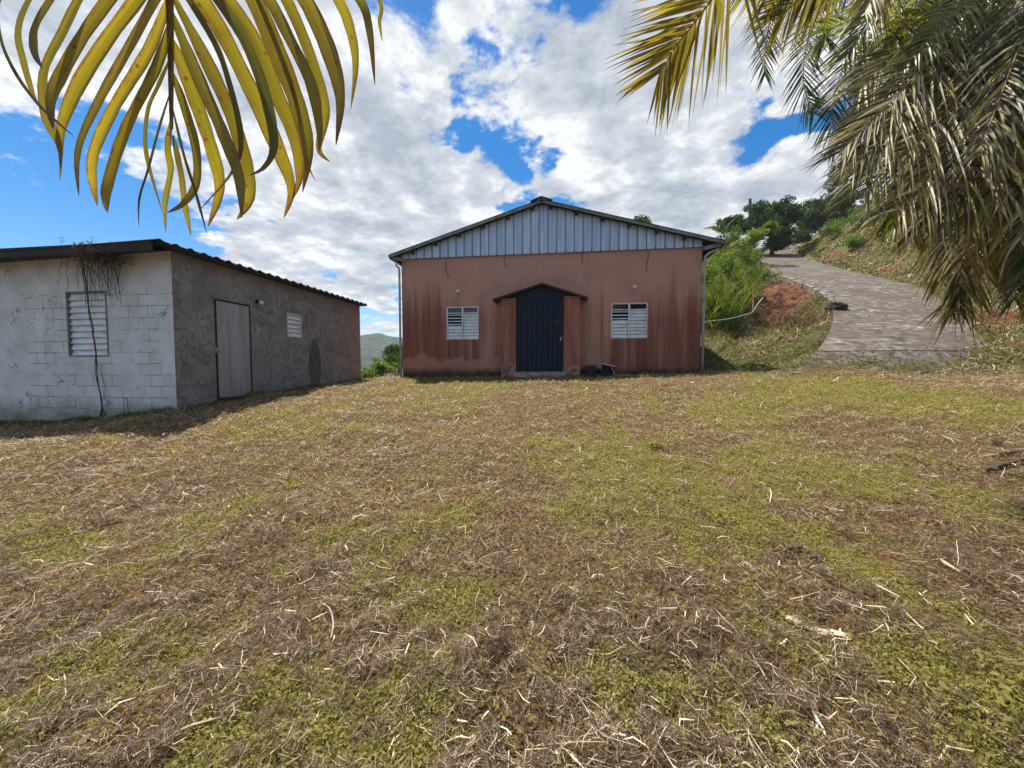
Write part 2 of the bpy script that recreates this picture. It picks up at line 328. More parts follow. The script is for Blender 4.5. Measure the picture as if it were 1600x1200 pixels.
    crack = n.math('MULTIPLY', n.rng(crn.outputs[0], .012, .0), n.rng(n.noise(1.3, 3), .52, .6))
    col = n.mix(n.math('MULTIPLY', mort, .8), base, (.06, .065, .07)); col = n.mix(n.math('MULTIPLY', crack, .85), col, (.03, .03, .03))
    spot = n.rng(n.noise(9, 6, .75), .62, .70); col = n.mix(n.math('MULTIPLY', spot, .55), col, (.10, .10, .10))
    bot = n.rng(n.math('ADD', p[2], n.math('MULTIPLY', n.noise(6, 5, .7), .5)), 1.32, .98); col = n.mix(n.math('MULTIPLY', bot, .6), col, (.16, .15, .12))
    n.bump(n.math('SUBTRACT', n.noise(30, 5, .6), n.math('MULTIPLY', n.math('MAXIMUM', mort, crack), 2.5)), .6, .01); M['block'] = n.fin(col, .75)
    # grey trowelled render
    n = NT('grey_render'); nn = n.N('ShaderNodeTexNoise'); nn.inputs['Scale'].default_value = 1.6; nn.inputs['Detail'].default_value = 3; n.L(n.pos, nn.inputs['Vector'])
    sc = n.N('ShaderNodeVectorMath'); sc.operation = 'SCALE'; sc.inputs['Scale'].default_value = .6; n.L(nn.outputs['Color'], sc.inputs[0]); ad = n.N('ShaderNodeVectorMath'); ad.operation = 'ADD'; n.L(n.pos, ad.inputs[0]); n.L(sc.outputs[0], ad.inputs[1])
    rid = n.N('ShaderNodeTexNoise'); rid.inputs['Scale'].default_value = 3.0; rid.inputs['Detail'].default_value = 6; rid.inputs['Roughness'].default_value = .62; n.L(ad.outputs[0], rid.inputs['Vector'])
    rr = n.math('ABSOLUTE', n.math('SUBTRACT', rid.outputs[0], .5)); line = n.rng(rr, .0, .03, 1, 0)
    fine = n.noise(28, 6, .7); p = n.sep()
    col = n.ramp(n.noise(1.6, 7, .7), [(.3, (.17, .17, .185)), (.55, (.25, .243, .255)), (.75, (.34, .325, .33))])
    col = n.mix(n.math('MULTIPLY', line, .12), col, (.09, .085, .095)); col = n.mix(n.rng(fine, .5, .75, 0, .4), col, (.38, .34, .31))
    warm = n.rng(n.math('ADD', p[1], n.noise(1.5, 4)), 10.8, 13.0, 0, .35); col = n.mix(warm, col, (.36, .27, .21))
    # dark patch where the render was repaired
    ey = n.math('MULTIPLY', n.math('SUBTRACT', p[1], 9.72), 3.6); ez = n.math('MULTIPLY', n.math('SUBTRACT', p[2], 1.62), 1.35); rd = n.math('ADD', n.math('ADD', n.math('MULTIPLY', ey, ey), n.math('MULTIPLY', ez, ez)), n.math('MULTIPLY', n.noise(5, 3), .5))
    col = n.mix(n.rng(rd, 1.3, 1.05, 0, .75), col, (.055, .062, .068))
    n.bump(n.math('ADD', n.math('MULTIPLY', rid.outputs[0], 2.2), n.math('ADD', n.math('MULTIPLY', fine, .5), n.math('MULTIPLY', line, -.5))), .8, .06); M['render'] = n.fin(col, .9)
    M['found'] = simple('foundation_concrete', (.27, .27, .24), .9, 0, .5, 4, .5)
    # foliage
    g = [(0, (.018, .05, .008)), (.5, (.045, .10, .015)), (1, (.12, .17, .03))]
    M['leaf'] = leafmat('tree_leaf', [(0, (.012, .035, .008)), (.5, (.03, .075, .012)), (1, (.075, .13, .025))], (.09, .10, .03), .3, .55, spec=.12)
    M['leaf_light'] = leafmat('light_leaf', [(0, (.04, .09, .012)), (.5, (.10, .18, .025)), (1, (.24, .28, .05))], (.22, .20, .07), .4, .55, spec=.15)
    M['leaf_brown'] = leafmat('dry_scrub_leaf', [(0, (.06, .035, .02)), (.5, (.17, .11, .055)), (1, (.32, .24, .12))], (.2, .12, .07), .2, .7)
    M['bark'] = simple('bark', (.10, .075, .055), .9, 0, .5, 12, .5)
    M['palm_near'] = leafmat('palm_leaf_backlit', [(0, (.025, .05, .012)), (.35, (.085, .09, .012)), (.75, (.155, .13, .014)), (1, (.225, .17, .018))], (.10, .05, .02), .54, .42, .86, 1.0, 2.5, edge=(.12, .055, .02))
    M['palm_green'] = leafmat('palm_leaf_green', [(0, (.02, .045, .012)), (.5, (.075, .115, .015)), (1, (.24, .23, .03))], (.18, .13, .05), .5, .4, .8, .3, 1.9, spec=.6)
    M['palm_yellow'] = leafmat('palm_leaf_yellow', [(0, (.10, .11, .015)), (.5, (.24, .20, .022)), (1, (.40, .30, .035))], (.22, .13, .05), .42, .42, .8, .3, 1.5, spec=.5)
    M['palm_dry'] = leafmat('palm_leaf_dry', [(0, (.018, .010, .008)), (.22, (.06, .045, .02)), (.42, (.12, .12, .025)), (.66, (.27, .24, .05)), (.84, (.42, .34, .18)), (1, (.85, .78, .64))], (.22, .15, .10), .25, .5, .8, 0, 1.3, spec=.3)
    M['rib'] = simple('palm_midrib', (.20, .10, .045), .5, 0, .3, 20)
    M['rib_green'] = simple('palm_midrib_green', (.16, .17, .04), .45, 0, .3, 20)
    M['straw'] = leafmat('straw', [(0, (.030, .016, .009)), (.25, (.17, .105, .052)), (.5, (.42, .315, .17)), (1, (.85, .74, .55))], (.25, .17, .09), .2, .5, 1.2, 0, 1.0, spec=.5)
    M['weed'] = leafmat('weed_leaf', [(0, (.06, .085, .015)), (.5, (.22, .225, .045)), (1, (.55, .56, .11))], (.30, .27, .09), .5, 1.3, 0, 1.5, spec=.3)
    M['bank_weed'] = leafmat('bank_weed_leaf', [(0, (.03, .05, .010)), (.5, (.10, .135, .022)), (1, (.25, .30, .05))], (.17, .15, .055), .35, .6, 1.3, 0, 1.4, spec=.15)
    M['stone'] = simple('dark_stone', (.022, .02, .02), .85, 0, .5, 8, .6)
    M['stick'] = simple('dead_wood', (.07, .045, .03), .9, 0, .5, 15, .4)
    M['pale_stick'] = simple('bleached_stem', (.42, .34, .26), .8, 0, .35, 15, .3)
    M['bucket'] = simple('dark_plastic', (.012, .014, .022), .5, 0, .4, 9)
    n = NT('hill_forest'); a = n.noise(.02, 8, .7); b = n.noise(.13, 6, .75); col = n.ramp(b, [(.38, (.008, .020, .010)), (.5, (.03, .055, .02)), (.66, (.13, .17, .07))]); n.bump(b, 1, 14); M['hill'] = n.fin(col, .95)
mats()

# ------------------------------------------------------------------ terrain
# drive: (depth, left px, right px, y px)
ST = [(8.55, 1238, 1530, 577), (9.0, 1256, 1535, 568), (9.6, 1279, 1545, 545), (11.2, 1299, 1518, 510), (13.4, 1301, 1484, 479), (14.8, 1292, 1466, 466), (16.8, 1260, 1430, 447),
      (20, 1220, 1362, 431), (23, 1203, 1323, 422), (28, 1190, 1284, 411), (35, 1184, 1256, 401), (43, 1190, 1244, 393), (52, 1213, 1262, 384), (60, 1240, 1300, 383)]
stL = [dp(l, y, d) for d, l, r, y in ST]; stR = [dp(r, y, d) for d, l, r, y in ST]
def cat(P, t):
    n = len(P) - 1; t = min(max(t, 0), 1) * n; i = min(int(t), n - 1); f = t - i
    p0, p1, p2, p3 = P[max(i - 1, 0)], P[i], P[i + 1], P[min(i + 2, n)]
    return .5 * ((2 * p1) + (p2 - p0) * f + (2 * p0 - 5 * p1 + 4 * p2 - p3) * f * f + (3 * p1 - p0 - 3 * p2 + p3) * f ** 3)
ROWS = []
for i in range(105):
    a, b = cat(stL, i / 104), cat(stR, i / 104); row = []
    for j in range(15):
        q = a.lerp(b, j / 14); q.z += .03 * math.sin(j / 14 * math.pi); row.append(q)
    if i < 9:
        for q in row: q.z -= .10 * (1 - i / 9) + .03 * (1 - i / 9) * math.sin(q.x * 2.3)
    ROWS.append(row)
FY = 11.21
CP = [(0, 0, 0), (-4, 0, -.12), (4, 0, .05), (9, 0, .3), (0, -5, -.7), (8, -5, -.4), (-9, -5, -1.2), (-12, 0, -.55), (0, 3, .30), (-4, 3.2, .26), (4, 3, .38), (0, 6, .72), (-4, 6, .74), (4, 6, .78), (8, 4, .75),
      (9.5, 7.4, 1.38), (7, 7, 1.12), *[tuple(at(a, b, 5.85)) for a, b in ((-150, 676), (2, 667), (140, 660), (272, 645))], (-13, 5.9, .25), (-6.84, 12.06, 1.08), (-6.84, 9, .97), (-4.95, FY, 1.23), (-.6, FY, 1.33), (3.69, FY, 1.44), (0, 9, 1.14), (-4, 9, 1.02), (4, 9, 1.3),
      (-9, 12, .5), (-12, 12, -.8), (-6, 14.5, 1.0), (-6.5, 17, .1), (-8, 22, -2.5), (-1, 17, 1.35), (3.7, 15, 1.6), (-1, 24, .6), (3.7, 20, 2.0), (-20, 0, -2.5), (-20, 15, -6), (-20, 40, -14), (0, 40, -6), (-5, 60, -12), (-30, -20, -4), (0, -20, -3), (20, -20, 3),
      (5.0, 12.3, 1.5), (4.6, 10.6, 1.47)]
CP += [tuple(p - Vector((0, 0, .1))) for p in stL[1:]] + [tuple(p + Vector((.15, 0, .03))) for p in stR[1:4]] + [tuple(p - Vector((0, 0, .1))) for p in stR[4:]]
CP += [tuple((a + b) / 2 - Vector((0, 0, .12))) for a, b in list(zip(stL, stR))[1:]]
for i, p in enumerate(stR[1:]):
    hh = .35 + .65 * min(1, i / 4)
    for dx, dz in ((1.3, .12), (3.6, 2.6 * hh), (8, 5.6 * hh), (16, 8.5 * hh)):
        q = p + RGT * dx; CP.append((q.x, q.y, p.z + dz))
for (x, y, d) in [(1228, 566, 10.6), (1180, 566, 11.6), (1130, 566, 12.2), (1235, 520, 12.3), (1265, 500, 12.9), (1195, 505, 13.4), (1150, 525, 13.5), (1112, 535, 14),
                  (1208, 490, 15.5), (1165, 502, 15.5), (1120, 500, 16.5), (1188, 455, 18.8), (1140, 445, 20), (1105, 455, 21), (1165, 420, 25), (1120, 428, 27)]:
    CP.append(tuple(dp(x, y, d)))
for X, z, h in [(8, 38, 6), (0, 45, -1), (16, 55, 11), (30, 75, 17), (50, 75, 19), (60, 50, 21), (45, 20, 15), (40, 0, 9), (10, 75, -2)]:
    q = RGT * X + FWD * z; CP.append((q.x, q.y, CAMH + h))
CP = np.array(CP, float)
def _U(r2): return r2 * np.log(r2 + 1e-9)
def tps_fit():
    P = CP[:, :2]; n = len(P); d2 = ((P[:, None] - P[None]) ** 2).sum(-1); K = _U(d2) + np.eye(n) * .15
    Q = np.hstack([np.ones((n, 1)), P]); A = np.zeros((n + 3, n + 3)); A[:n, :n] = K; A[:n, n:] = Q; A[n:, :n] = Q.T
    return np.linalg.solve(A, np.concatenate([CP[:, 2], np.zeros(3)]))
TW = tps_fit()
def H(x, y):
    x = np.atleast_1d(np.asarray(x, float)); y = np.atleast_1d(np.asarray(y, float)); sh = x.shape; x = x.ravel(); y = y.ravel(); out = np.empty_like(x)
    cxx = np.clip(x, -40, 70); cyy = np.clip(y, -30, 90)
    for i in range(0, len(x), 20000):
        a = cxx[i:i + 20000]; b = cyy[i:i + 20000]; d2 = (a[:, None] - CP[None, :, 0]) ** 2 + (b[:, None] - CP[None, :, 1]) ** 2
        out[i:i + 20000] = _U(d2) @ TW[:-3] + TW[-3] + TW[-2] * a + TW[-1] * b
    r = np.hypot(x, y - 8)
    lawn = sstep(13, 9, np.hypot(x, y - 3.5))
    bank = sstep(4.2, 5.5, x) * sstep(9.5, 11.5, y)
    out = out - .95 * sum(s_ * np.exp(-((x - gx_) ** 2 + (y - gy_) ** 2) / r_) for gx_, gy_, r_, s_ in GUL)
    out = out + (vn(x, y, 1.1, 4) - .5) * (.09 * lawn + .05) * sstep(0, 1, r) + (vn(x, y, 1.5, 3) - .5) * .5 * bank
    out = out + (vn(x, y, 8, 3) - .5) * .075 * sstep(14, 4, r) + (vn(x, y, 3, 2) - .5) * .05
    az = np.arctan2(x, y)
    far = -28 + 90 * sstep(180, 750, r) * (.45 + .55 * vn(az * 6, r * 0 + 3, 1, 4)) + (vn(x, y, .006, 5) - .5) * 60 * sstep(120, 500, r)
    w = sstep(60, 130, r); out = out * (1 - w) + far * w
    return out.reshape(sh)
GUL = []
for a_, b_, d_, r_, s_ in ((1195, 480, 14.6, .7, 1.0), (1215, 455, 16, .8, 1.2), (1232, 462, 14.6, .25, .8), (1160, 495, 14.6, .7, .8), (1180, 515, 13.3, .4, .5)):
    q_ = dp(a_, b_, d_); GUL.append((q_.x, q_.y, r_, s_))
ROADBVH = None
mb = MB(); mb.grid(ROWS); drive_raw = mb
rv = [Vector(v) for v in mb.v]; ROADBVH = BVHTree.FromPolygons(rv, mb.f)
PATCH = [(1400, 620, 1.3), (1300, 600, 1.0), (1500, 640, 1.2), (1180, 620, .8), (750, 610, .5), (600, 620, .6), (960, 785, 1.0), (740, 790, .6), (1130, 815, .8), (640, 890, .5), (1560, 1080, 1.2), (430, 1110, .8), (1080, 880, .5), (1020, 700, .6), (850, 1080, .3), (80, 1080, .9), (60, 850, .7), (1350, 890, .8), (470, 690, .6), (1250, 730, .9), (860, 690, .7), (300, 820, .5), (1150, 660, .9), (1400, 760, .6), (530, 1180, .7)]
def px_ground(px, py):
    d = ray(px, py).normalized(); t = .5
    for _ in range(400):
        p = Vector((0, 0, CAMH)) + d * t
        if p.z <= float(H(p.x, p.y)[0]): break
        t *= 1.012
    return p
PG = [(px_ground(a, b), s) for a, b, s in PATCH]
def greenness(x, y):
    g = (vn(x, y, .55, 4) - .44) * 1.2 + (vn(x, y, 2.4, 3) - .5) * 1.3 + (vn(x, y, 6, 2) - .5) * .9 + sstep(3, 8, y) * .12 + sstep(2, 6, x) * .04
    for p, s in PG:
        r = .16 + .11 * p.y; g = g + .75 * s * np.exp(-((x - p.x) ** 2 + (y - p.y) ** 2) / (r * r))
    return np.clip(g * (.55 + .9 * vn(x, y, 9, 2)) * .9, 0, 1)
RED = [(1190, 470, 1.0, 1.3), (1212, 448, 1.0, 1.3), (1230, 460, .5, 1.2), (1150, 484, 1.0, 1.2), (1172, 478, .9, 1.2), (1225, 445, .8, 1.1), (1130, 490, .7, .9), (1262, 462, .35, .9), (1580, 535, 1.2, .42), (1520, 505, .7, .4), (1300, 400, .9, .55), (1390, 425, .8, .5), (1450, 440, 1.2, .5), (1262, 418, 1, .9), (1540, 500, 1, .6), (1340, 395, 1.4, .6)]
RG = []
def redness(x, y):
    if not RG:
        for a, b, r_, s_ in RED: RG.append((px_ground(a, b), r_, s_))
    g = 0
    for p, r_, s_ in RG: g = g + s_ * np.exp(-((x - p.x) ** 2 + (y - p.y) ** 2) / (r_ * r_))
    return np.clip(g * (.4 + 1.2 * vn(x, y, 1.6, 3)), 0, 1)
def make_ground():
    n = 560; s = np.linspace(-1, 1, n); g = 2.0 * np.sinh(6.7 * s)
    X, Y = np.meshgrid(g, g + 6.0, indexing='ij'); Z = H(X, Y)
    V = np.stack([X.ravel(), Y.ravel(), Z.ravel()], 1)
    idx = np.where((V[:, 0] > 2) & (V[:, 0] < 60) & (V[:, 1] > 5) & (V[:, 1] < 75))[0]
    for i in idx:
        h = ROADBVH.ray_cast(Vector((V[i, 0], V[i, 1], 60)), Vector((0, 0, -1)))
        if h[0] is None: continue
        Xc = V[i, 0] * RGT.x + V[i, 1] * RGT.y; dc = V[i, 0] * FWD.x + V[i, 1] * FWD.y; nz0 = float(vn(V[i, 0], V[i, 1], 1.7, 3)) - .5
        # soil and grass have crept over the foot and the right edge of the slab
        if dc < 9.1 + 1.1 * nz0 or (dc < 12.5 and Xc / dc > 1.19 + .16 * nz0): V[i, 2] = h[0].z + .03 + .03 * nz0
        else: V[i, 2] = min(V[i, 2], h[0].z - .10)
    a = np.arange(n * n).reshape(n, n); Fq = np.stack([a[:-1, :-1], a[1:, :-1], a[1:, 1:], a[:-1, 1:]], -1).reshape(-1, 4)
    gr = np.where((V[:, 0] > 4) & (V[:, 1] > 9), redness(V[:, 0], V[:, 1]), greenness(V[:, 0], V[:, 1]))
    o = np_mesh('ground', V, Fq, [M['ground'], M['hill'], M['soil']], None, V[:, :2] * .1, gr, True); tag(o, kind='structure')
    C = V[Fq].mean(1); mi = np.where(np.hypot(C[:, 0], C[:, 1] - 8) > 75, 1, 0)
    # cut banks beside the drive: red soil shows where they are steep
    A = V[Fq[:, 1]] - V[Fq[:, 0]]; B = V[Fq[:, 3]] - V[Fq[:, 0]]; nn = np.cross(A, B); nz = nn[:, 2] / (np.linalg.norm(nn, axis=1) + 1e-9)
    mi[(C[:, 0] > 4) & (C[:, 1] > 9.5) & (mi == 0)] = 2
    o.data.polygons.foreach_set('material_index', mi.astype(np.int32)); return o
n = NT('bank_soil'); g = n.attr('rnd'); b = n.noise(3.5, 8, .75); c = n.noise(22, 6, .75); big = n.noise(.5, 5, .6)
nz = n.sep(n.geo.outputs['Normal'])[2]
red = n.ramp(b, [(.40, (.016, .008, .006)), (.50, (.17, .06, .028)), (.60, (.30, .125, .062)), (.75, (.42, .24, .15))]); grs = n.ramp(c, [(.3, (.05, .05, .018)), (.5, (.14, .125, .045)), (.75, (.26, .20, .09))])  # near-black low end paints shaded crevices into the red soil
f = n.math('ADD', g, n.math('ADD', n.math('MULTIPLY', n.math('SUBTRACT', big, .5), .7), n.math('MULTIPLY', n.math('SUBTRACT', b, .5), .8)))
col = n.mix(n.rng(f, .30, .5), grs, red); n.bump(n.math('ADD', b, c), 1, .12); M['soil'] = n.fin(col, .95)
ground = make_ground()
drive_raw.grid([[p for p in ROWS[0]], [p - Vector((0, 0, .35)) for p in ROWS[0]]])
jm = MB(); a_, b_ = cat(stL, .142), cat(stR, .142)
for i_ in range(40):
    p_, q_ = a_.lerp(b_, i_ / 40), a_.lerp(b_, (i_ + 1) / 40); w_ = RGT.cross(Vector((0, 0, 1))) * random.uniform(.008, .022)
    hz = lambda v: v + Vector((0, 0, .03 * math.sin((i_ + .5) / 40 * math.pi) + .008))
    jm.face([hz(p_) - w_, hz(q_) - w_, hz(q_) + w_, hz(p_) + w_])
drive = drive_raw.build('driveway', M['drive'], None, True); tag(drive, kind='structure'); jo = jm.build('drive_joint', M['black'], None); tag(jo, kind='structure')
def gz(x, y): return float(H(x, y)[0])

# ------------------------------------------------------------------ parts builders
def wall_holes(mb, x0, x1, z0, z1, y, holes, depth=.12, ax_='x'):
    """front skin with openings and their reveals; ax_ 'x': runs along x, 'y': runs along y (facing +x)"""
    def P(a, d, z): return (a, y + d, z) if ax_ == 'x' else (y - d, a, z)
    xs = sorted({x0, x1, *[h[0] for h in holes], *[h[1] for h in holes]}); zs = sorted({z0, z1, *[h[2] for h in holes], *[h[3] for h in holes]})
    for i in range(len(xs) - 1):
        for j in range(len(zs) - 1):
            cx, cz = (xs[i] + xs[i + 1]) / 2, (zs[j] + zs[j + 1]) / 2
            if any(h[0] < cx < h[1] and h[2] < cz < h[3] for h in holes): continue
            mb.face([P(xs[i], 0, zs[j]), P(xs[i + 1], 0, zs[j]), P(xs[i + 1], 0, zs[j + 1]), P(xs[i], 0, zs[j + 1])])
    for a, b, c, d in holes:
        for q in (((a, c), (b, c)), ((b, c), (b, d)), ((b, d), (a, d)), ((a, d), (a, c))):
            (p1, z1_), (p2, z2_) = q; mb.face([P(p1, 0, z1_), P(p2, 0, z2_), P(p2, depth, z2_), P(p1, depth, z1_)])
        mb.face([P(a, depth, c), P(b, depth, c), P(b, depth, d), P(a, depth, d)])
def pans(a0, a1, pitch, depth, gap=.016):
    out = []; n = max(1, round((a1 - a0) / pitch)); p = (a1 - a0) / n
    for i in range(n):
        b = a0 + i * p; out += [(b + gap * .5, 0), (b + gap * .6, depth), (b + p * .5 - .012, depth), (b + p * .5 - .006, depth - .007), (b + p * .5 + .006, depth - .007), (b + p * .5 + .012, depth), (b + p - gap * .6, depth), (b + p - gap * .5, 0)]
    return out
def ribs(a0, a1, pitch, depth, rib=.28):
    """profile of a ribbed sheet: list of (a, d)"""
    out = []; n = max(1, round((a1 - a0) / pitch)); p = (a1 - a0) / n
    for i in range(n):
        b = a0 + i * p; out += [(b, 0), (b + p * (1 - rib - .12), 0), (b + p * (1 - rib), depth), (b + p * .93, depth)]
    out.append((a1, 0)); return out
def sheet(mb, prof, y, zb, zt, ax_='x'):
    f = (lambda a, d, z: (a, y - d, z)) if ax_ == 'x' else (lambda a, d, z: (y + d, a, z))
    mb.grid([[f(a, d, zb(a)) for a, d in prof], [f(a, d, zt(a)) for a, d in prof]])

def louvre_window(parent, a0, a1, z0, z1, y, panels=1, slats=10, glass_top=0.0, ax_='x', tilt=35, gaps=(), fr=.03, frm='white_metal', label=None):
    def bx(m, a, b, d0, d1, c, d):
        if ax_ == 'x': m.box((a, y + d0, c), (b, y + d1, d))
        else: m.box((y - d0, a, c), (y - d1, b, d))
    m = MB(); bx(m, a0, a1, .085, .10, z0, z1); w = m.build('window', M['black'], parent)
    if label: w['label'] = label
    m = MB()
    bx(m, a0, a0 + fr, -.012, .05, z0, z1); bx(m, a1 - fr, a1, -.012, .05, z0, z1); bx(m, a0 + fr, a1 - fr, -.010, .048, z1 - fr, z1); bx(m, a0 + fr, a1 - fr, -.010, .048, z0, z0 + fr)
    pw = (a1 - a0) / panels
    for k in range(1, panels): bx(m, a0 + k * pw - fr * .8, a0 + k * pw + fr * .8, -.008, .046, z0 + fr, z1 - fr)
    zt = z1 - fr - glass_top
    if glass_top: bx(m, a0 + fr, a1 - fr, 0, .044, zt - .014, zt + .010)
    m.build('window_frame', M[frm], w)
    for k in range(panels):
        pa, pb = a0 + k * pw + fr * 1.1, a0 + (k + 1) * pw - fr * 1.1
        if glass_top: g = MB(); bx(g, pa, pb, .03, .036, zt + .012, z1 - fr); g.build('window_pane', M['glass'], w)
        s = MB(); hh = (zt - z0 - fr - .01) / slats
        for i in range(slats):
            t = R(72)
            zc = z0 + fr + hh * (i + .5); hw = hh * .60 if not glass_top else hh * .54
            dy = math.cos(t) * hw; dz = math.sin(t) * hw
            if (k, i) in gaps: dz = hw * .35
            rows = [[(aa, .02 + sy * dy * -1, zc + sy * dz) for aa in (pa, pb)] for sy in (1, 0, -1)]
            rows[1] = [(aa, d - .006, z) for aa, d, z in rows[1]]
            cv = (lambda q: (q[0], y + q[1], q[2])) if ax_ == 'x' else (lambda q: (y - q[1], q[0], q[2]))
            # outward edge low, like louvres that shed rain
            s.grid([[cv((q[0], .03 + (.02 - q[1]) * 1.0, q[2])) for q in r_] for r_ in rows], rnd=random.random())
            s.grid([[cv((q[0], .036 + (.02 - q[1]) * 1.0, q[2])) for q in r_] for r_ in rows], rnd=random.random())
        s.build('louvre', M['louvre'], w)
    return w

def wall_lamp(parent, p, axis, m='white_lamp', r=.05):
    b = MB(); p = Vector(p); axis = Vector(axis)
    b.tube([p, p + axis * .025], r * .9, 12); b.tube([p + axis * .025, p + axis * .09 + Vector((0, 0, -.02))], [r * .5, r * .45], 10)
    o = b.build('wall_light', M[m], parent)
    b = MB(); q = p + axis * .11 + Vector((0, 0, -.03)); rows = []
    for i in range(7):
        a = math.pi * i / 6; rows.append([q + Vector((math.cos(t) * math.sin(a) * r, math.sin(t) * math.sin(a) * r, math.cos(a) * r)) for t in [k * math.pi / 5 for k in range(10)]])
    b.grid(rows, closed=True); b.build('lamp_bulb', M['white_lamp'], o, True)

# ------------------------------------------------------------------ terracotta house
def build_house():
    xl, xr = at(628.5, 500, FY).x, at(1095.5, 480, FY).x
    zt = (at(629, 404, FY).z + at(1095, 385, FY).z) / 2
    yb = FY + 10.5
    root = thing('house', (-.63, FY, 1.3), 'terracotta house with a grey metal gable and dark blue porch door', 'house')
    hl = [at(698, 480, FY), at(748, 530, FY)]; hr = [at(955, 474, FY), at(1011, 528, FY)]
    holes = [(hl[0].x, hl[1].x, hl[1].z, hl[0].z), (hr[0].x, hr[1].x, hr[1].z, hr[0].z)]
    m = MB(); wall_holes(m, xl, xr, .7, zt, FY, holes, .13)
    m.face([(xr, FY, .7), (xr, yb, .7), (xr, yb, zt), (xr, FY, zt)]); m.face([(xl, yb, .7), (xl, FY, .7), (xl, FY, zt), (xl, yb, zt)]); m.face([(xr, yb, .7), (xl, yb, .7), (xl, yb, zt), (xr, yb, zt)])
    m.build('wall', M['terra'], root)
    xm = at(847, 310, FY).x; zr = at(847, 311, FY - .25).z; el, er = at(607, 398, FY - .25), at(1134, 376, FY - .25)
    ze = (el.z + er.z) / 2; el.z = er.z = ze
    def roofz(x): return zr - (abs(x - xm) / ((xm - el.x) if x < xm else (er.x - xm))) * (zr - ze)
    # gable sheet
    m = MB(); sheet(m, pans(xl + .01, xr - .01, .245, .06, .034), FY - .005, lambda a: zt - .03, lambda a: roofz(a) - .07)
    m.build('gable', M['zinc'], root)
    m = MB(); m.box((xl - .02, FY - .02, zt - .02), (xr + .02, FY + .05, zt + .03)); m.build('gable_flashing', M['roof_edge'], root)
    # roof
    m = MB(); ys = np.linspace(FY - .27, yb + .3, 120)
    for side in (0, 1):
        xe = el.x if side == 0 else er.x
        for off in (0, -.018):
            rows = [[(xx, y, roofz(xx) + off + .02 * abs(math.sin(k * math.pi / 3))) for k, y in enumerate(ys)] for xx in (xe, (xe + xm) / 2, xm)]
            m.grid(rows)
    roof = m.build('roof', M['roof'], root)
    m = MB()
    for side in (0, 1):
        xe = el.x if side == 0 else er.x; s = 1 if side else -1
        m.beam((xe, FY - .25, ze - .055), (xm, FY - .25, zr - .055), .03, .075)
    m.build('fascia', M['roof_edge'], roof)
    m = MB()
    for s, xe in ((-1, el.x), (1, er.x)):
        m.beam((xe - s * .05, FY - .2, ze - .07), (xe - s * .05, yb, ze - .07), .04, .12)
        m.face([(xe, FY - .2, ze - .03), (xe, yb, ze - .03), (xl if s < 0 else xr, yb, roofz(xl if s < 0 else xr) - .05), (xl if s < 0 else xr, FY - .2, roofz(xl if s < 0 else xr) - .05)])
        k = 6
        for i in range(k):
            xx = xm + s * (.25 + i * .72); m.box((xx - .04, FY - .22, roofz(xx) - .16), (xx + .04, FY + .0, roofz(xx) - .085))
    m.build('purlin', M['soffit'], roof)
    m = MB(); m.tube([(xm, FY - .33, zr - .02), (xm, yb + .2, zr - .02)], .06, 8); m.beam((xm - .3, FY - .31, zr - .08), (xm, FY - .31, zr + .03), .09, .03); m.beam((xm + .3, FY - .31, zr - .08), (xm, FY - .31, zr + .03), .09, .03)
    m.build('ridge_cap', M['roof'], roof)
    for s, xe in ((-1, el.x), (1, er.x)):
        m = MB(); m.beam((xe + (.45 if s < 0 else -.5), FY - .05, ze - .13 + (.0)), (xe, FY - .2, ze - .06), .03, .10); m.build('rafter', M['roof_edge'], roof)
    # windows
    louvre_window(root, *holes[0], FY, 2, 8, .15, gaps={(0, 7), (0, 6), (0, 5), (0, 4)}, label='white louvred window left of the porch with broken upper slats')
    louvre_window(root, *holes[1], FY, 2, 8, .15, gaps={(0, 7), (0, 6), (0, 5)}, label='white louvred window right of the porch with open upper slats')
    # porch
    PY = FY - .42
    pl0, pl1 = at(783, 466, PY), at(806, 588, PY); pr0, pr1 = at(881, 463, PY), at(906, 588, PY)
    for a, b, lab in ((pl0, pl1, 'left porch pillar'), (pr0, pr1, 'right porch pillar with crumbling foot')):
        mm = MB(); n_ = 14; rows = []
        for i in range(n_ + 1):
            z = .9 + (a.z - .9) * i / n_; w = lambda k: (random.random() - .5) * (.02 if z < 1.9 else .004)
            rows.append([(a.x + w(0), PY + w(0), z), ((a.x + b.x) / 2, PY + w(0) * .5, z), (b.x + w(0), PY + w(0), z), (b.x + w(0), FY, z), (a.x + w(0), FY, z)])
        bb = mm.grid(rows, closed=True); e = bb + n_ * 5; mm.f.append(tuple(e + i for i in range(5)))
        o = mm.build('porch_pillar', M['pillar'], root); o['label'] = lab
    ap = at(847, 442, PY - .12); e1, e2 = at(770, 468, PY - .12), at(918, 463, PY - .12); zb = (e1.z + e2.z) / 2
    def pz(x): return ap.z - abs(x - ap.x) / ((ap.x - e1.x) if x < ap.x else (e2.x - ap.x)) * (ap.z - zb)
    m = MB()
    for xe in (e1.x, e2.x):
        for off in (0, -.02):
            m.grid([[(xe, y, zb + off), ((xe + ap.x) / 2, y, pz((xe + ap.x) / 2) + off), (ap.x, y, ap.z + off)] for y in (PY - .15, FY - .002)])
        m.beam((xe, PY - .14, zb - .03), (ap.x, PY - .14, ap.z - .03), .02, .045)
        m.beam((xe, PY - .14, zb - .02), (xe, FY - .003, zb - .02), .02, .05)
    pr = m.build('porch_roof', M['roof'], root)
    m = MB(); ztp = pl0.z
    sheet(m, pans(pl0.x - .12, pr1.x + .12, .155, .035, .03), PY + .045, lambda a: min(ztp - .01, pz(a) - .06), lambda a: pz(a) - .05); m.build('porch_gable', M['blue'], pr)
    db = at(840, 580, PY).z
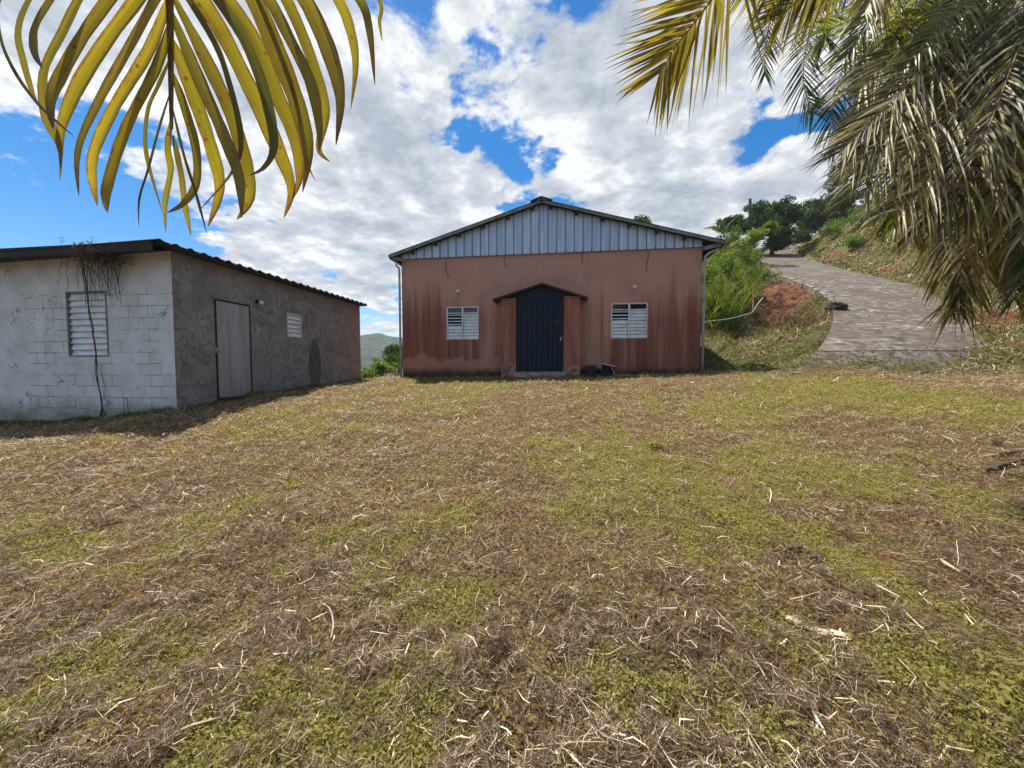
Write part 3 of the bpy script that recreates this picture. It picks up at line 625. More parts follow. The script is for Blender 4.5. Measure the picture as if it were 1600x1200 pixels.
    m = MB(); sheet(m, pans(pl1.x + .005, pr0.x - .005, .155, .04, .03), PY + .11, lambda a: db, lambda a: ztp + .0)
    dr = m.build('door', M['blue'], root)
    m = MB(); m.box((pl1.x, PY + .055, ztp - .03), (pr0.x, PY + .11, ztp + .012)); m.build('door_header', M['blue'], dr)
    q = at(871, 505, PY + .07); m = MB(); m.box((q.x - .09, PY + .02, q.z - .06), (q.x + .07, PY + .066, q.z + .06)); m.box((q.x - .085, PY + .012, q.z - .005), (q.x + .065, PY + .0195, q.z + .012)); m.build('lock_plate', M['bronze'], dr)
    q = at(876, 528, PY + .07); m = MB(); m.tube([(q.x, PY + .065, q.z), (q.x, PY + .02, q.z)], .022, 10); m.box((q.x - .02, PY + .02, q.z - .075), (q.x + .02, PY + .045, q.z - .03)); m.tube([(q.x + .05, PY + .05, q.z + .02), (q.x + .05, PY + .02, q.z + .02)], .015, 8); m.build('handle', M['brass'], dr)
    m = MB(); n_ = 12; rows = []
    for zz in (.9, db - .05, db - .012):
        rows.append([(pl1.x - .06 + (pr0.x - pl1.x + .12) * i / n_, PY - .015 + random.uniform(-.012, .012), zz + random.uniform(-.01, .005)) for i in range(n_ + 1)])
    rows.append([(x, PY + .2, db - .008) for x, _, _ in rows[-1]]); m.grid(rows); m.build('threshold', M['pale_concrete'], root)
    # downspouts
    for s, xe, wx, lab in ((-1, el.x, xl - .045, 'left downspout'), (1, er.x, xr + .05, 'right downspout')):
        m = MB(); x1 = xe + (.12 if s < 0 else -.12)
        pts = [(x1, FY - .1, ze - .14), (x1 - s * .03, FY - .1, ze - .19), (x1 - s * .12, FY - .1, ze - .22), (wx + s * .1, FY - .09, ze - .26), (wx, FY - .08, ze - .36), (wx, FY - .06, ze - .6), (wx, FY - .055, 2.6), (wx + .005, FY - .055, 1.2)]
        m.tube(pts, .034, 10); o = m.build('downspout', M['pipe'], root, True); o['label'] = lab
    # lamps and loose cables
    wall_lamp(root, at(717, 455, FY), (0, -1, 0)); wall_lamp(root, at(991, 448, FY), (0, -1, 0))
    for pts in ([(696, 408), (697, 420), (699, 428), (702, 435)], [(788, 398), (788, 408), (790, 413), (791, 418)], [(910, 392), (910, 404), (909, 412)], [(1014, 392), (1013, 402), (1010, 414), (1010, 424)]):
        m = MB(); m.tube([at(a, b, FY - .02) for a, b in pts], .007, 5); m.build('cable', M['bronze'], root)
    return xl, xr, yb
HX = build_house()

# ------------------------------------------------------------------ block shed
SX, SY = -6.84, 5.9
def build_shed():
    root = thing('shed', (SX, SY, .8), 'low block shed, white painted front and rough grey side with metal door', 'shed')
    zt = (ax(268, 394, SX).z + ax(563, 476, SX).z) / 2; zt = max(zt, at(150, 398, SY).z)
    zw = at(150, 640, SY).z; ye = ax(563, 530, SX).y; xw = -15.0
    a, b = at(103, 456, SY), at(171, 557, SY); hole = (a.x, b.x, b.z, a.z)
    m = MB(); wall_holes(m, xw, SX, zw, zt, SY, [hole], .12); m.face([(xw, SY + .001, zw), (xw, ye, zw), (xw, ye, zt), (xw, SY + .001, zt)]); m.build('front_wall', M['block'], root)
    c, d = ax(448, 488, SX), ax(471, 528, SX); h2 = (c.y, d.y, d.z, c.z)
    e, f = ax(334, 466, SX), ax(394.5, 619, SX); h3 = (e.y, f.y, f.z - .02, e.z)
    # rough grey side wall, real unevenness
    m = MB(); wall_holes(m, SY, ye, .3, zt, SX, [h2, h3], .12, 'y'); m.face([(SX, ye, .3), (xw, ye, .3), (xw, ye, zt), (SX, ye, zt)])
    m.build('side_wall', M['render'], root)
    m = MB(); n_ = 40; rows = []
    for zz, off in ((-.5, .03), (zw - .06, .035), (zw - .004, .02), (zw + .002, -.01)):
        rows.append([(xw + (SX - xw) * i / n_ + .0, SY - off - random.uniform(0, .015), zz + random.uniform(-.008, .008) * (zz > 0)) for i in range(n_ + 1)])
    m.grid(rows); m.build('foundation', M['found'], root)
    # roof: corrugated, ribs run towards the grey side
    yf = SY - .45; yk = ye + .1; xe = -6.60; zr = ax(251, 373.5, xe).z
    m = MB(); ys = np.arange(yf, yk, .035)
    for off in (0, -.012):
        m.grid([[(xx, y, zr - .03 + off + .028 * math.sin(2 * math.pi * (y - yf) / .26) + (xe - xx) * -.02 + random.uniform(-.003, .003)) for y in ys] for xx in (xe + .02, xe - 1, -9, -12, xw - .3)])
    rf = m.build('roof', M['roof'], root)
    m = MB(); m.box((xw - .2, yf + .01, zr - .20), (xe - .1, yf + .05, zr - .045)); m.build('fascia', M['soffit'], rf)
    m = MB(); m.face([(xw, yf + .05, zr - .19), (xe - .12, yf + .05, zr - .19), (xe - .12, SY, zt - .003), (xw, SY, zt - .003)]); m.box((SX + .002, SY - .35, zt - .02), (xe - .03, yk - .05, zt + .045)); m.build('eave_board', M['soffit'], rf)
    louvre_window(root, *hole, SY, 1, 10, 0, tilt=40, frm='roof_edge', fr=.024, label='ten slat louvred window in the white front')
    louvre_window(root, *h2, SX, 1, 5, 0, ax_='y', tilt=40, fr=.02, label='small five slat louvred window in the grey side')
    m = MB(); m.box((SX - .08, h3[0], h3[2]), (SX + .012, h3[0] + .035, h3[3])); m.box((SX - .08, h3[1] - .035, h3[2]), (SX + .012, h3[1], h3[3])); m.box((SX - .08, h3[0] + .035, h3[3] - .035), (SX + .010, h3[1] - .035, h3[3])); 
    m.box((SX - .08, h3[0] + .035, h3[2] - .02), (SX + .03, h3[1] - .035, h3[2] + .03)); fr = m.build('door_frame', M['bronze'], root)
    m = MB(); sheet(m, ribs(h3[0] + .045, h3[1] - .03, .24, .012, .22), SX + .004, lambda q: h3[2] + .05, lambda q: h3[3] - .04, 'y'); d_ = m.build('door', M['doorgrey'], root)
    q = ax(340, 547, SX + .03); m = MB(); m.tube([(SX + .01, q.y, q.z), (SX + .07, q.y, q.z)], .028, 10); m.box((SX + .008, q.y - .05, q.z - .05), (SX + .022, q.y + .03, q.z + .05)); m.build('handle', M['brass'], d_)
    wall_lamp(root, ax(401, 471, SX), (1, 0, 0), 'bronze', .05)
    return zr, yf
ZR, YF = build_shed()

# dry vine over the shed's front edge
def build_vine():
    base = at(162, 654, SY - .06); root = thing('vine', (base.x, SY - .08, gz(base.x, SY - .1)), 'leafless dark vine hanging over the white shed front past its window', 'vine')
    m = MB(); pts = [(128, 398), (131, 415), (137, 450), (139, 480), (145, 515), (149, 550), (152, 585), (158, 625), (162, 655)]
    P = [at(a + random.uniform(-1, 1), b, SY - .09) for a, b in pts]; P = [cat(P, i / 30) + Vector((random.uniform(-.012, .012), 0, 0)) for i in range(31)]
    m.tube(P, [.008 + .005 * random.random() for _ in P], 6)
    P2 = [p + Vector((.02 * math.sin(i * .8), -.012, 0)) for i, p in enumerate(P)]; m.tube(P2, .005, 5)
    for dx, l in ((-6, 18), (5, 14), (-3, 22)): m.tube([at(160, 636, SY - .08), at(160 + dx, 636 + l, SY - .07)], .006, 5)
    m.tube([at(150, 560, SY - .05), at(160, 590, SY - .04), at(165, 610, SY - .03), at(162, 625, SY - .03)], .004, 4)
    for x0 in (193, 199): m.tube([at(x0, 622, SY - .03), at(x0 + 1, 640, SY - .03), at(x0 + 3, 652, SY - .04)], .005, 4)
    m.tube([at(193, 622, SY - .03), at(199, 623, SY - .03)], .005, 4)
    m.build('stem', M['stick'], root)
    m = MB()
    for i in range(70):
        x = random.choice([random.gauss(122, 8), random.gauss(135, 14), random.gauss(162, 8), random.gauss(176, 7)]); y0 = 398 + random.uniform(-4, 4); p = at(x, y0, SY - .1); L = random.uniform(.15, .85) * (1.1 if x < 175 else 1.0); pts = [p]; dx = random.uniform(-.02, .05)
        for k in range(9):
            p = p + Vector((dx * .5 + random.uniform(-.022, .022), random.uniform(-.015, .015), -L / 9)); p.y = min(p.y, SY - .015); pts.append(p)
        m.tube(pts, random.uniform(.0018, .004), 4)
    for i in range(240):
        x = random.gauss(135, 16); p = at(x, 380 + random.uniform(-6, 10), YF - .02); p.y = YF - random.uniform(-.35, .06); p.z = ZR + random.uniform(-.28, -.04); pts = [p]
        for k in range(6): p = p + Vector((random.uniform(-.07, .07), random.uniform(-.03, .03), random.uniform(-.05, .04))); pts.append(p)
        m.tube(pts, random.uniform(.002, .0045), 4)
    m.build('tangle', M['stick'], root)
build_vine()

# ------------------------------------------------------------------ palms
FRS = np.random.RandomState(99)
def frond(parent, P, n=70, L=.55, w=.028, grav=.5, mat='palm_green', rib='rib_green', a0=35, a1=65, lift=.1, t0=.12, curl=.1, rr=(.2, 1), ribr=.012, seg=7, name='frond', tipL=.45, roll=0.0):
    P = [Vector(p) for p in P]; rb = MB(); N_ = 40
    pts = [cat(P, i / (N_ - 1)) for i in range(N_)]; rb.tube(pts, [ribr * (1 - .8 * i / (N_ - 1)) for i in range(N_)], 6)
    prof = np.interp(np.linspace(0, 1, seg + 1), np.linspace(0, 1, 8), [.55, .95, 1, .95, .82, .6, .32, .03])
    ts = []; T_ = []; C_ = []; S_ = []; up = Vector((0, 0, 1))
    for k in range(n):
        t = t0 + (1 - t0) * (k + FRS.rand() * .4) / n; T = (cat(P, min(1, t + .02)) - cat(P, max(0, t - .02))).normalized(); Sd = T.cross(up)
        if Sd.length < .25: Sd = T.cross(Vector((.3, -1, .2)))
        Sd.normalize()
        if roll:
            c_ = cat(P, t) - Vector((0, 0, CAMH)); q_ = T.cross(c_).normalized(); q_ = q_ if q_.dot(Sd) > 0 else -q_; Sd = (Sd * (1 - roll) + q_ * roll).normalized()
        for sg in (-1, 1):
            if FRS.rand() < .03: continue
            ts.append(t); T_.append(T); C_.append(cat(P, t)); S_.append(Sd * sg)
    ts = np.array(ts); T = np.array(T_, float); C = np.array(C_, float); Sd = np.array(S_, float); m = len(ts); nz_ = lambda a: a / (np.linalg.norm(a, axis=1)[:, None] + 1e-9)
    Nn = np.cross(Sd, T); Nn *= np.sign(Nn[:, 2:3] + 1e-6)
    lp = np.minimum(1, .35 + 2.2 * (ts - t0)) * (1 - (1 - tipL) * np.clip((ts - .45) / .55, 0, 1) ** 1.3)
    aa = (np.radians(a0 + (a1 - a0) * ts) + FRS.normal(0, .08, m))[:, None]
    d = nz_(Sd * np.cos(aa) + T * np.sin(aa) + Nn * (lift + FRS.normal(0, .08, m))[:, None]); l = (L * lp * FRS.uniform(.82, 1.1, m))[:, None]
    ww = (w * FRS.uniform(.75, 1.15, m) * (.6 + .4 * lp))[:, None]; g = (grav * FRS.uniform(.6, 1.4, m))[:, None]; cu = FRS.normal(0, curl, (m, 3)); cu[:, 2] *= .5
    rnd = FRS.uniform(*rr, m); tw = FRS.normal(0, .6, m)[:, None]; p = C.copy(); V = []
    A0 = nz_(T - d * (T * d).sum(1)[:, None])
    for s_ in range(seg + 1):
        f = s_ / seg; A = nz_(A0 - d * (A0 * d).sum(1)[:, None]); B = np.cross(d, A); A2 = A * np.cos(tw * f) + B * np.sin(tw * f); B2 = np.cross(d, A2); wd = ww * .5 * prof[s_]
        V += [p - A2 * wd, p + B2 * wd * .35, p + A2 * wd]; p = p + d * l / seg
        d = nz_(d + (np.array([0, 0, -1.0]) * g + cu * (2 if f > .5 else .6)) * (1.25 / seg)); A0 = A
    V = np.stack(V, 1).reshape(-1, 3); K = 3 * (seg + 1); fs = []
    for s_ in range(seg):
        for c in (0, 1): q = s_ * 3 + c; fs.append([q, q + 1, q + 4, q + 3])
    Fq = ((np.arange(m) * K)[:, None, None] + np.array(fs)[None]).reshape(-1, 4)
    uv = np.tile(np.array([[c / 2, s_ / seg] for s_ in range(seg + 1) for c in range(3)]), (m, 1))
    o = np_mesh(name, V, Fq, M[mat], parent, uv, np.repeat(rnd, K), True); rb.build('midrib', M[rib], o, True); return o

def near_palm():
    crown = Vector((-1.5, -1.9, 4.3)); root = thing('palm_tree', (crown.x - .2, crown.y - .3, gz(crown.x, crown.y)), 'near palm whose sunlit olive frond hangs into the upper left', 'palm')
    base = Vector((crown.x - .2, crown.y - .3, gz(crown.x, crown.y) - .2)); m = MB()
    P = [base.lerp(crown, i / 24) + Vector((.12 * math.sin(i / 24 * 3), 0, 0)) for i in range(25)]
    m.tube(P, [.14 - .04 * i / 24 + .008 * (i % 2) for i in range(25)], 14); m.build('trunk', M['bark'], root, True)
    D0 = 1.02; k = 620 / 1600.0
    def Q(x, y, d): return dp(x * k, y * k, d)
    rp = [crown, crown + Vector((.15, .8, .75)), Q(684, -1250, .72), Q(684, -700, .86), Q(684, -250, .97), Q(684, 0, 1.0), Q(688, 200, 1.01), Q(690, 400, 1.02), Q(692, 520, 1.02)]
    LF = [([(10, -30), (0, 140), (60, 290), (155, 420), (240, 500), (305, 555)], 14, .0), ([(125, -20), (72, 120), (95, 250), (130, 370), (160, 430)], 48, .5), ([(215, -20), (140, 110), (140, 210), (172, 275)], 46, .5),
          ([(325, -20), (250, 130), (175, 290), (185, 460), (240, 590), (242, 725)], 62, .55), ([(450, -20), (330, 150), (235, 320), (205, 420), (215, 520)], 78, .75), ([(565, -20), (430, 160), (310, 350), (245, 520), (250, 640)], 74, .8),
          ([(635, -20), (530, 170), (400, 400), (315, 600), (318, 790)], 70, .9), ([(682, -10), (600, 200), (450, 450), (370, 650), (392, 832)], 68, .95), ([(686, 90), (630, 270), (510, 510), (435, 740), (433, 858)], 62, .9),
          ([(688, 230), (640, 340), (595, 450), (590, 620), (655, 855)], 26, .4), ([(690, 360), (640, 520), (598, 680), (562, 800), (560, 915)], 15, .0), ([(691, 480), (676, 590), (688, 690), (665, 820), (668, 935)], 38, .7),
          ([(692, 290), (740, 420), (790, 600), (790, 740), (740, 820), (675, 858)], 38, .6), ([(690, 160), (760, 330), (850, 590), (885, 760), (838, 915)], 60, .75), ([(690, 50), (790, 290), (900, 540), (965, 720), (975, 880)], 50, .7),
          ([(700, -10), (830, 240), (930, 460), (1000, 690), (1000, 810), (955, 885)], 54, .7), ([(750, -20), (865, 170), (920, 320), (970, 540), (945, 680), (800, 852)], 24, .1), ([(800, -20), (900, 140), (1030, 400), (1120, 600), (1175, 760), (1145, 878)], 64, .85),
          ([(870, -20), (980, 150), (1060, 350), (1105, 570), (1070, 670), (1000, 710)], 44, .12), ([(905, -20), (1040, 180), (1120, 390), (1190, 560), (1208, 710), (1180, 802)], 58, .7), ([(1015, -20), (1130, 240), (1205, 440), (1243, 620), (1220, 775)], 74, .75),
          ([(1030, -20), (1170, 330), (1225, 560), (1240, 660), (1272, 730)], 20, .5), ([(1075, -20), (1165, 150), (1255, 340), (1288, 520), (1285, 615)], 44, .65), ([(1145, -20), (1235, 180), (1298, 370), (1308, 480), (1285, 600), (1330, 652)], 44, .7), ([(1220, -20), (1320, 190), (1372, 390), (1355, 585)], 64, .8),
          ([(1352, -20), (1410, 110), (1434, 260), (1415, 438)], 44, .6), ([(1440, -20), (1488, 110), (1512, 345)], 34, .5), ([(1520, -20), (1530, 90), (1542, 168)], 18, .3), ([(697, 440), (740, 620), (790, 780), (835, 945)], 12, .0), ([(697, 545), (730, 700), (745, 820), (770, 950)], 26, .6)]
    m = MB(); N_ = 30
    for q, (pts, w, rnd) in enumerate(LF):
        x0, y0 = pts[0]; pre = []
        if y0 < 5 and abs(x0 - 686) > 40:
            dx = x0 - 686; pre = [(686, y0 - abs(dx) * .85), (686 + dx * .35, y0 - abs(dx) * .72), (686 + dx * .72, y0 - abs(dx) * .40)]
        allp = pre + pts; n_ = len(allp); zo = random.uniform(-.05, .05); C = []
        for i, (x, y) in enumerate(allp):
            f = i / (n_ - 1); C.append(Q(x, y, 1.0 + zo * f + .07 * f * f * (1 if q % 2 else -1) + (.0 if y > 0 else .12 * y / 700)))
        tw0 = random.uniform(-.25, .25); tw1 = tw0 + random.uniform(-.4, .4); rows = []
        for i in range(N_ + 1):
            f = i / N_; c = cat(C, f); t = (cat(C, min(1, f + .03)) - cat(C, max(0, f - .03))).normalized(); V_ = (c - Vector((0, 0, CAMH))).normalized()
            A = t.cross(Vector((.05, -1, .15))).normalized(); B = t.cross(A); an = tw0 * .6 + (tw1 - tw0) * f * .6; A2 = A * math.cos(an) + B * math.sin(an); B2 = t.cross(A2)
            ent = 0 if not pre else .22
            pr = min(1, .35 + f * 3.5) * (1 - max(0, (f - .74) / .26) ** 1.3 * .95); wd = w * k / 600 * .47 * pr * (1 + .05 * math.sin(f * 23 + q) + .03 * math.sin(f * 61 + q * 2))
            rows.append([c - A2 * wd, c - A2 * wd * .5 + B2 * wd * .22, c + B2 * wd * .34, c + A2 * wd * .5 + B2 * wd * .18, c + A2 * wd])
        m.grid(rows, rnd)
    fo = m.build('frond', M['palm_near'], root, True)
    m = MB(); P = [cat(rp, i / 50) for i in range(51)]; m.tube(P, [.016 - .0125 * i / 50 for i in range(51)], 8); m.build('midrib', M['rib'], fo, True)
    # rest of the crown, over and behind the photographer
    for i, az in enumerate((150, 200, 245, 290, 110)):
        a = R(az); d = Vector((math.sin(a), math.cos(a), 0)); frond(root, [crown, crown + d * .7 + Vector((0, 0, .8)), crown + d * 1.6 + Vector((0, 0, .7)), crown + d * 2.4 + Vector((0, 0, -.3))], 40, .6, .04, .5, 'palm_green')
near_palm()

def right_palms():
    # tall dry-skirted palm at the right
    crown = dp(1665, -40, 3.7); base = Vector((crown.x + .35, crown.y - .1, 0)); base.z = gz(base.x, base.y) - .2
    root = thing('palm_tree', base, 'big palm at the right edge with a skirt of grey drying fronds', 'palm')
    m = MB(); P = [base.lerp(crown, i / 24) for i in range(25)]; m.tube(P, [.15 - .03 * i / 24 + .008 * (i % 2) for i in range(25)], 14); m.build('trunk', M['bark'], root, True)
    D = lambda *a: [dp(*p) for p in a]
    C = (1650, -30, 3.7)
    # fronds: (points as px, py, depth), n, L, w, grav, mat, rr
    NE = 'palm_near'; G = 'palm_green'; Y = 'palm_yellow'; DR = 'palm_dry'
    FR = [
     ([(1500, -420, 3.0), (1350, -330, 2.8), (1230, -190, 2.7), (1160, -70, 2.62), (1100, 15, 2.6), (1058, 70, 2.6), (1030, 115, 2.6)], 62, .66, .030, .12, NE, (.4, .9), 'rib', .03, 42, 62),
     ([(1560, -300, 3.2), (1420, -220, 3.0), (1320, -130, 2.9), (1240, -70, 2.85), (1165, -30, 2.8)], 60, .62, .028, .45, NE, (.3, .8), 'rib', .06, 35, 60),
     ([(1600, -200, 3.2), (1450, -160, 3.1), (1340, -80, 3.0), (1270, -20, 3.0), (1215, 30, 3.0)], 62, .58, .026, .55, NE, (.1, .7), 'rib', .08, 35, 60),
     ([(1620, -80, 4.6), (1420, -110, 4.5), (1280, -70, 4.4), (1215, 10, 4.4), (1196, 70, 4.4), (1195, 118, 4.4)], 66, .42, .018, .3, G, (0, .3), 'rib', .06, 40, 65),
     ([(1640, -60, 4.4), (1480, -90, 4.3), (1350, -60, 4.2), (1275, 30, 4.2), (1255, 120, 4.2), (1272, 178, 4.2)], 84, .50, .018, .3, G, (0, .3), 'rib', .06, 35, 60),
     ([(1640, -60, 4.3), (1500, -60, 4.2), (1390, -10, 4.1), (1325, 90, 4.1), (1300, 170, 4.1), (1310, 225, 4.1)], 84, .52, .018, .4, G, (0, .4), 'rib', .08, 35, 60),
     ([(1640, -20, 4.2), (1530, -20, 4.1), (1430, 60, 4.0), (1370, 160, 3.9), (1350, 235, 3.9)], 80, .5, .020, .5, G, (.1, .8), 'rib', .1, 35, 60),
     ([(1500, -160, 3.1), (1380, -120, 3.05), (1310, -60, 3.0), (1285, 0, 3.0)], 26, .30, .03, 1.6, DR, (.6, 1), 'rib', .15, 30, 60),
     ([C, (1560, 0, 3.3), (1470, 80, 3.1), (1400, 150, 3.0), (1350, 200, 2.95), (1310, 240, 2.9)], 96, .50, .013, .35, DR, (.0, .9), 'rib', .10, 50, 72),
     ([C, (1590, -10, 3.2), (1520, 60, 3.1), (1440, 140, 3.0), (1385, 210, 2.9), (1335, 262, 2.85)], 96, .52, .014, .55, DR, (.1, 1), 'rib', .12, 45, 70),
     ([C, (1590, 10, 3.1), (1530, 110, 3.0), (1460, 190, 2.9), (1400, 250, 2.85), (1350, 300, 2.8)], 96, .55, .014, .8, DR, (.1, 1), 'rib', .15, 40, 65),
     ([C, (1600, 20, 3.1), (1555, 120, 2.9), (1500, 210, 2.8), (1440, 290, 2.75), (1400, 330, 2.7)], 96, .55, .013, 1.2, DR, (.0, 1), 'rib', .18, 40, 65),
     ([C, (1620, 40, 3.0), (1585, 140, 2.85), (1540, 230, 2.75), (1490, 310, 2.7), (1455, 350, 2.7)], 96, .50, .014, 1.5, DR, (.0, .9), 'rib', .2, 40, 65),
     ([C, (1570, -20, 3.5), (1480, 30, 3.4), (1400, 80, 3.3), (1340, 140, 3.3)], 80, .52, .018, .7, DR, (.2, 1), 'rib', .12, 40, 62),
     ([C, (1550, -60, 3.6), (1450, -40, 3.5), (1370, 20, 3.4), (1320, 90, 3.4)], 80, .52, .020, .7, G, (.2, 1), 'rib', .1, 40, 62),
     ([C, (1600, 60, 3.5), (1560, 160, 3.4), (1500, 240, 3.4), (1440, 310, 3.4), (1400, 350, 3.4)], 80, .55, .020, .9, G, (.4, 1), 'rib_green', .12, 40, 62),
     ([(1680, 60, 3.4), (1620, 120, 3.2), (1570, 220, 3.1), (1530, 320, 3.0), (1505, 400, 3.0), (1500, 440, 3.0)], 76, .42, .014, 1.5, DR, (.2, 1), 'rib', .22, 40, 65),
     ([(1680, 0, 3.0), (1640, 60, 2.8), (1600, 160, 2.7), (1570, 260, 2.65), (1550, 330, 2.6)], 76, .45, .014, 1.5, DR, (.0, .8), 'rib', .2, 40, 65),
     ([(1700, -60, 3.0), (1650, -20, 2.8), (1600, 60, 2.7), (1560, 160, 2.65), (1530, 240, 2.6)], 76, .50, .014, 1.3, DR, (.1, 1), 'rib', .2, 40, 65),
     ([(1700, 40, 2.9), (1670, 100, 2.8), (1640, 200, 2.7), (1610, 300, 2.65), (1595, 380, 2.6)], 76, .42, .014, 1.5, DR, (.0, .9), 'rib', .2, 40, 65),
     ([C, (1520, -60, 3.9), (1440, 10, 3.9), (1390, 100, 3.9), (1370, 190, 3.9), (1365, 260, 3.9)], 80, .5, .018, .7, G, (.0, .6), 'rib', .1, 35, 60),
     ([(1660, -80, 3.4), (1600, -60, 3.3), (1530, -10, 3.2), (1470, 40, 3.1), (1410, 110, 3.1)], 70, .50, .022, .9, G, (.5, 1), 'rib', .12, 35, 60),
     ([(1690, -60, 3.6), (1640, -30, 3.6), (1560, 50, 3.6), (1510, 150, 3.6), (1480, 220, 3.6)], 80, .5, .022, .8, Y, (.0, .6), 'rib', .12, 35, 60),
     ([(1690, -100, 3.4), (1600, -150, 3.3), (1480, -120, 3.2), (1400, -60, 3.2), (1350, 20, 3.2)], 80, .5, .022, .8, Y, (.0, .5), 'rib', .12, 35, 60)]
    for (x_, y_, d_, m_, r_) in [(1290, 60, 3.9, G, (.2, .9)), (1345, 110, 3.7, Y, (.0, .6)), (1400, 60, 3.5, G, (.3, 1)), (1460, 90, 3.3, G, (.2, 1)), (1380, 230, 3.5, G, (.3, 1)), (1440, 260, 3.4, Y, (.0, .7)), (1520, 200, 3.2, G, (.2, 1)), (1560, 300, 3.1, Y, (.0, .8)), (1480, 400, 3.4, Y, (.1, .9)), (1340, 250, 3.3, G, (.1, .9)), (1550, 120, 2.9, G, (.3, 1)), (1590, 220, 2.8, Y, (.0, .7)), (1395, 350, 3.2, G, (.3, 1)), (1425, 370, 3.3, Y, (.1, .8)), (1545, 420, 3.0, Y, (.2, 1)), (1590, 440, 2.9, G, (.0, .5)), (1610, 400, 2.7, G, (.0, .6)), (1570, 370, 2.9, Y, (.2, 1)), (1620, 470, 3.0, Y, (.1, .9)), (1520, 460, 3.2, DR, (.3, 1)), (1470, 440, 3.2, DR, (.3, 1)), (1585, 470, 3.3, G, (0, .5)), (1640, 430, 2.6, G, (0, .4))]:
        FR.append(([(1680, -80, d_ + .2), (1650 + (x_ - 1650) * .35, -60 + y_ * .1, d_ + .1), (1650 + (x_ - 1650) * .7, -20 + y_ * .45, d_), (x_ + 12, y_ * .8 - 5, d_), (x_, y_, d_)], 64, .46, .021, .75, m_, r_, 'rib_green', .14, 40, 64))
    # filler fronds; dark leaf tone paints the shade deep in the crown
    rq = random.Random(4)
    for i in range(16):
        ex = 1330 + rq.random() * 260; ey = 130 + rq.random() * 240; ex = max(ex, 1300 + (ey - 100) * .25); d_ = 4.3 + rq.random() * .9
        FR.append(([(1660, -60, d_), (1640 + (ex - 1640) * .35, -90 + rq.random() * 60, d_), (1640 + (ex - 1640) * .75, ey * .35, d_), (ex + 8, ey * .72, d_), (ex, ey, d_)], 70, .56, .026, .7, G, (0, .5), 'rib', .1, 35, 60))
    for pts, n_, L, w, g, mt, rr, rb, cu, q0, q1 in FR:
        dry = mt == DR; k_ = .78 if mt == NE else 1.0; pts = [(a_, b_, c_ * k_) for a_, b_, c_ in pts]; L *= k_; w *= k_
        frond(root, [dp(*p) for p in pts], int(n_ * .72) if dry else n_, L * (1.4 if dry else 1.1), w * (1.05 if dry else .85), g * (.75 if dry else .8), mt, rb, rr=rr, curl=cu, a0=q0, a1=q1, roll=.85 if mt == NE else .6, t0=.22 if mt == NE else .12)
    # hanging dry tassel
    m = MB(); top = dp(1500, 445, 2.95)
    for i in range(80):
        p = top + Vector((random.gauss(0, .02), random.gauss(0, .02), random.uniform(-.12, .05))); rows = []; d = Vector((random.gauss(0, .35), random.gauss(0, .35), -1)).normalized(); l = random.uniform(.2, .5); w = random.uniform(.005, .012)
        cu = Vector((random.gauss(0, .5), random.gauss(0, .5), -.5))
        for s in range(8):
            A = d.cross(Vector((math.cos(i), math.sin(i), .2))).normalized(); rows.append([p - A * w * (1 - s / 8.5), p + A * w * (1 - s / 8.5)]); p = p + d * l / 8; d = (d + cu * .25 * (1 if s < 4 else -1)).normalized()
        m.grid(rows, random.uniform(0, .8))
    m.build('dry_tassel', M['palm_dry'], root)
    # lower, greener palm further right
    c2 = dp(1760, 120, 4.3); b2 = Vector((c2.x + .2, c2.y, 0)); b2.z = gz(b2.x, b2.y) - .2
    r2 = thing('palm_tree', b2, 'lower yellow green palm behind the dry palm at the right edge', 'palm')
    m = MB(); m.tube([b2.lerp(c2, i / 20) for i in range(21)], [.1 - .02 * i / 20 + .006 * (i % 2) for i in range(21)], 12); m.build('trunk', M['bark'], r2, True)
    C2 = (1760, 120, 4.3)
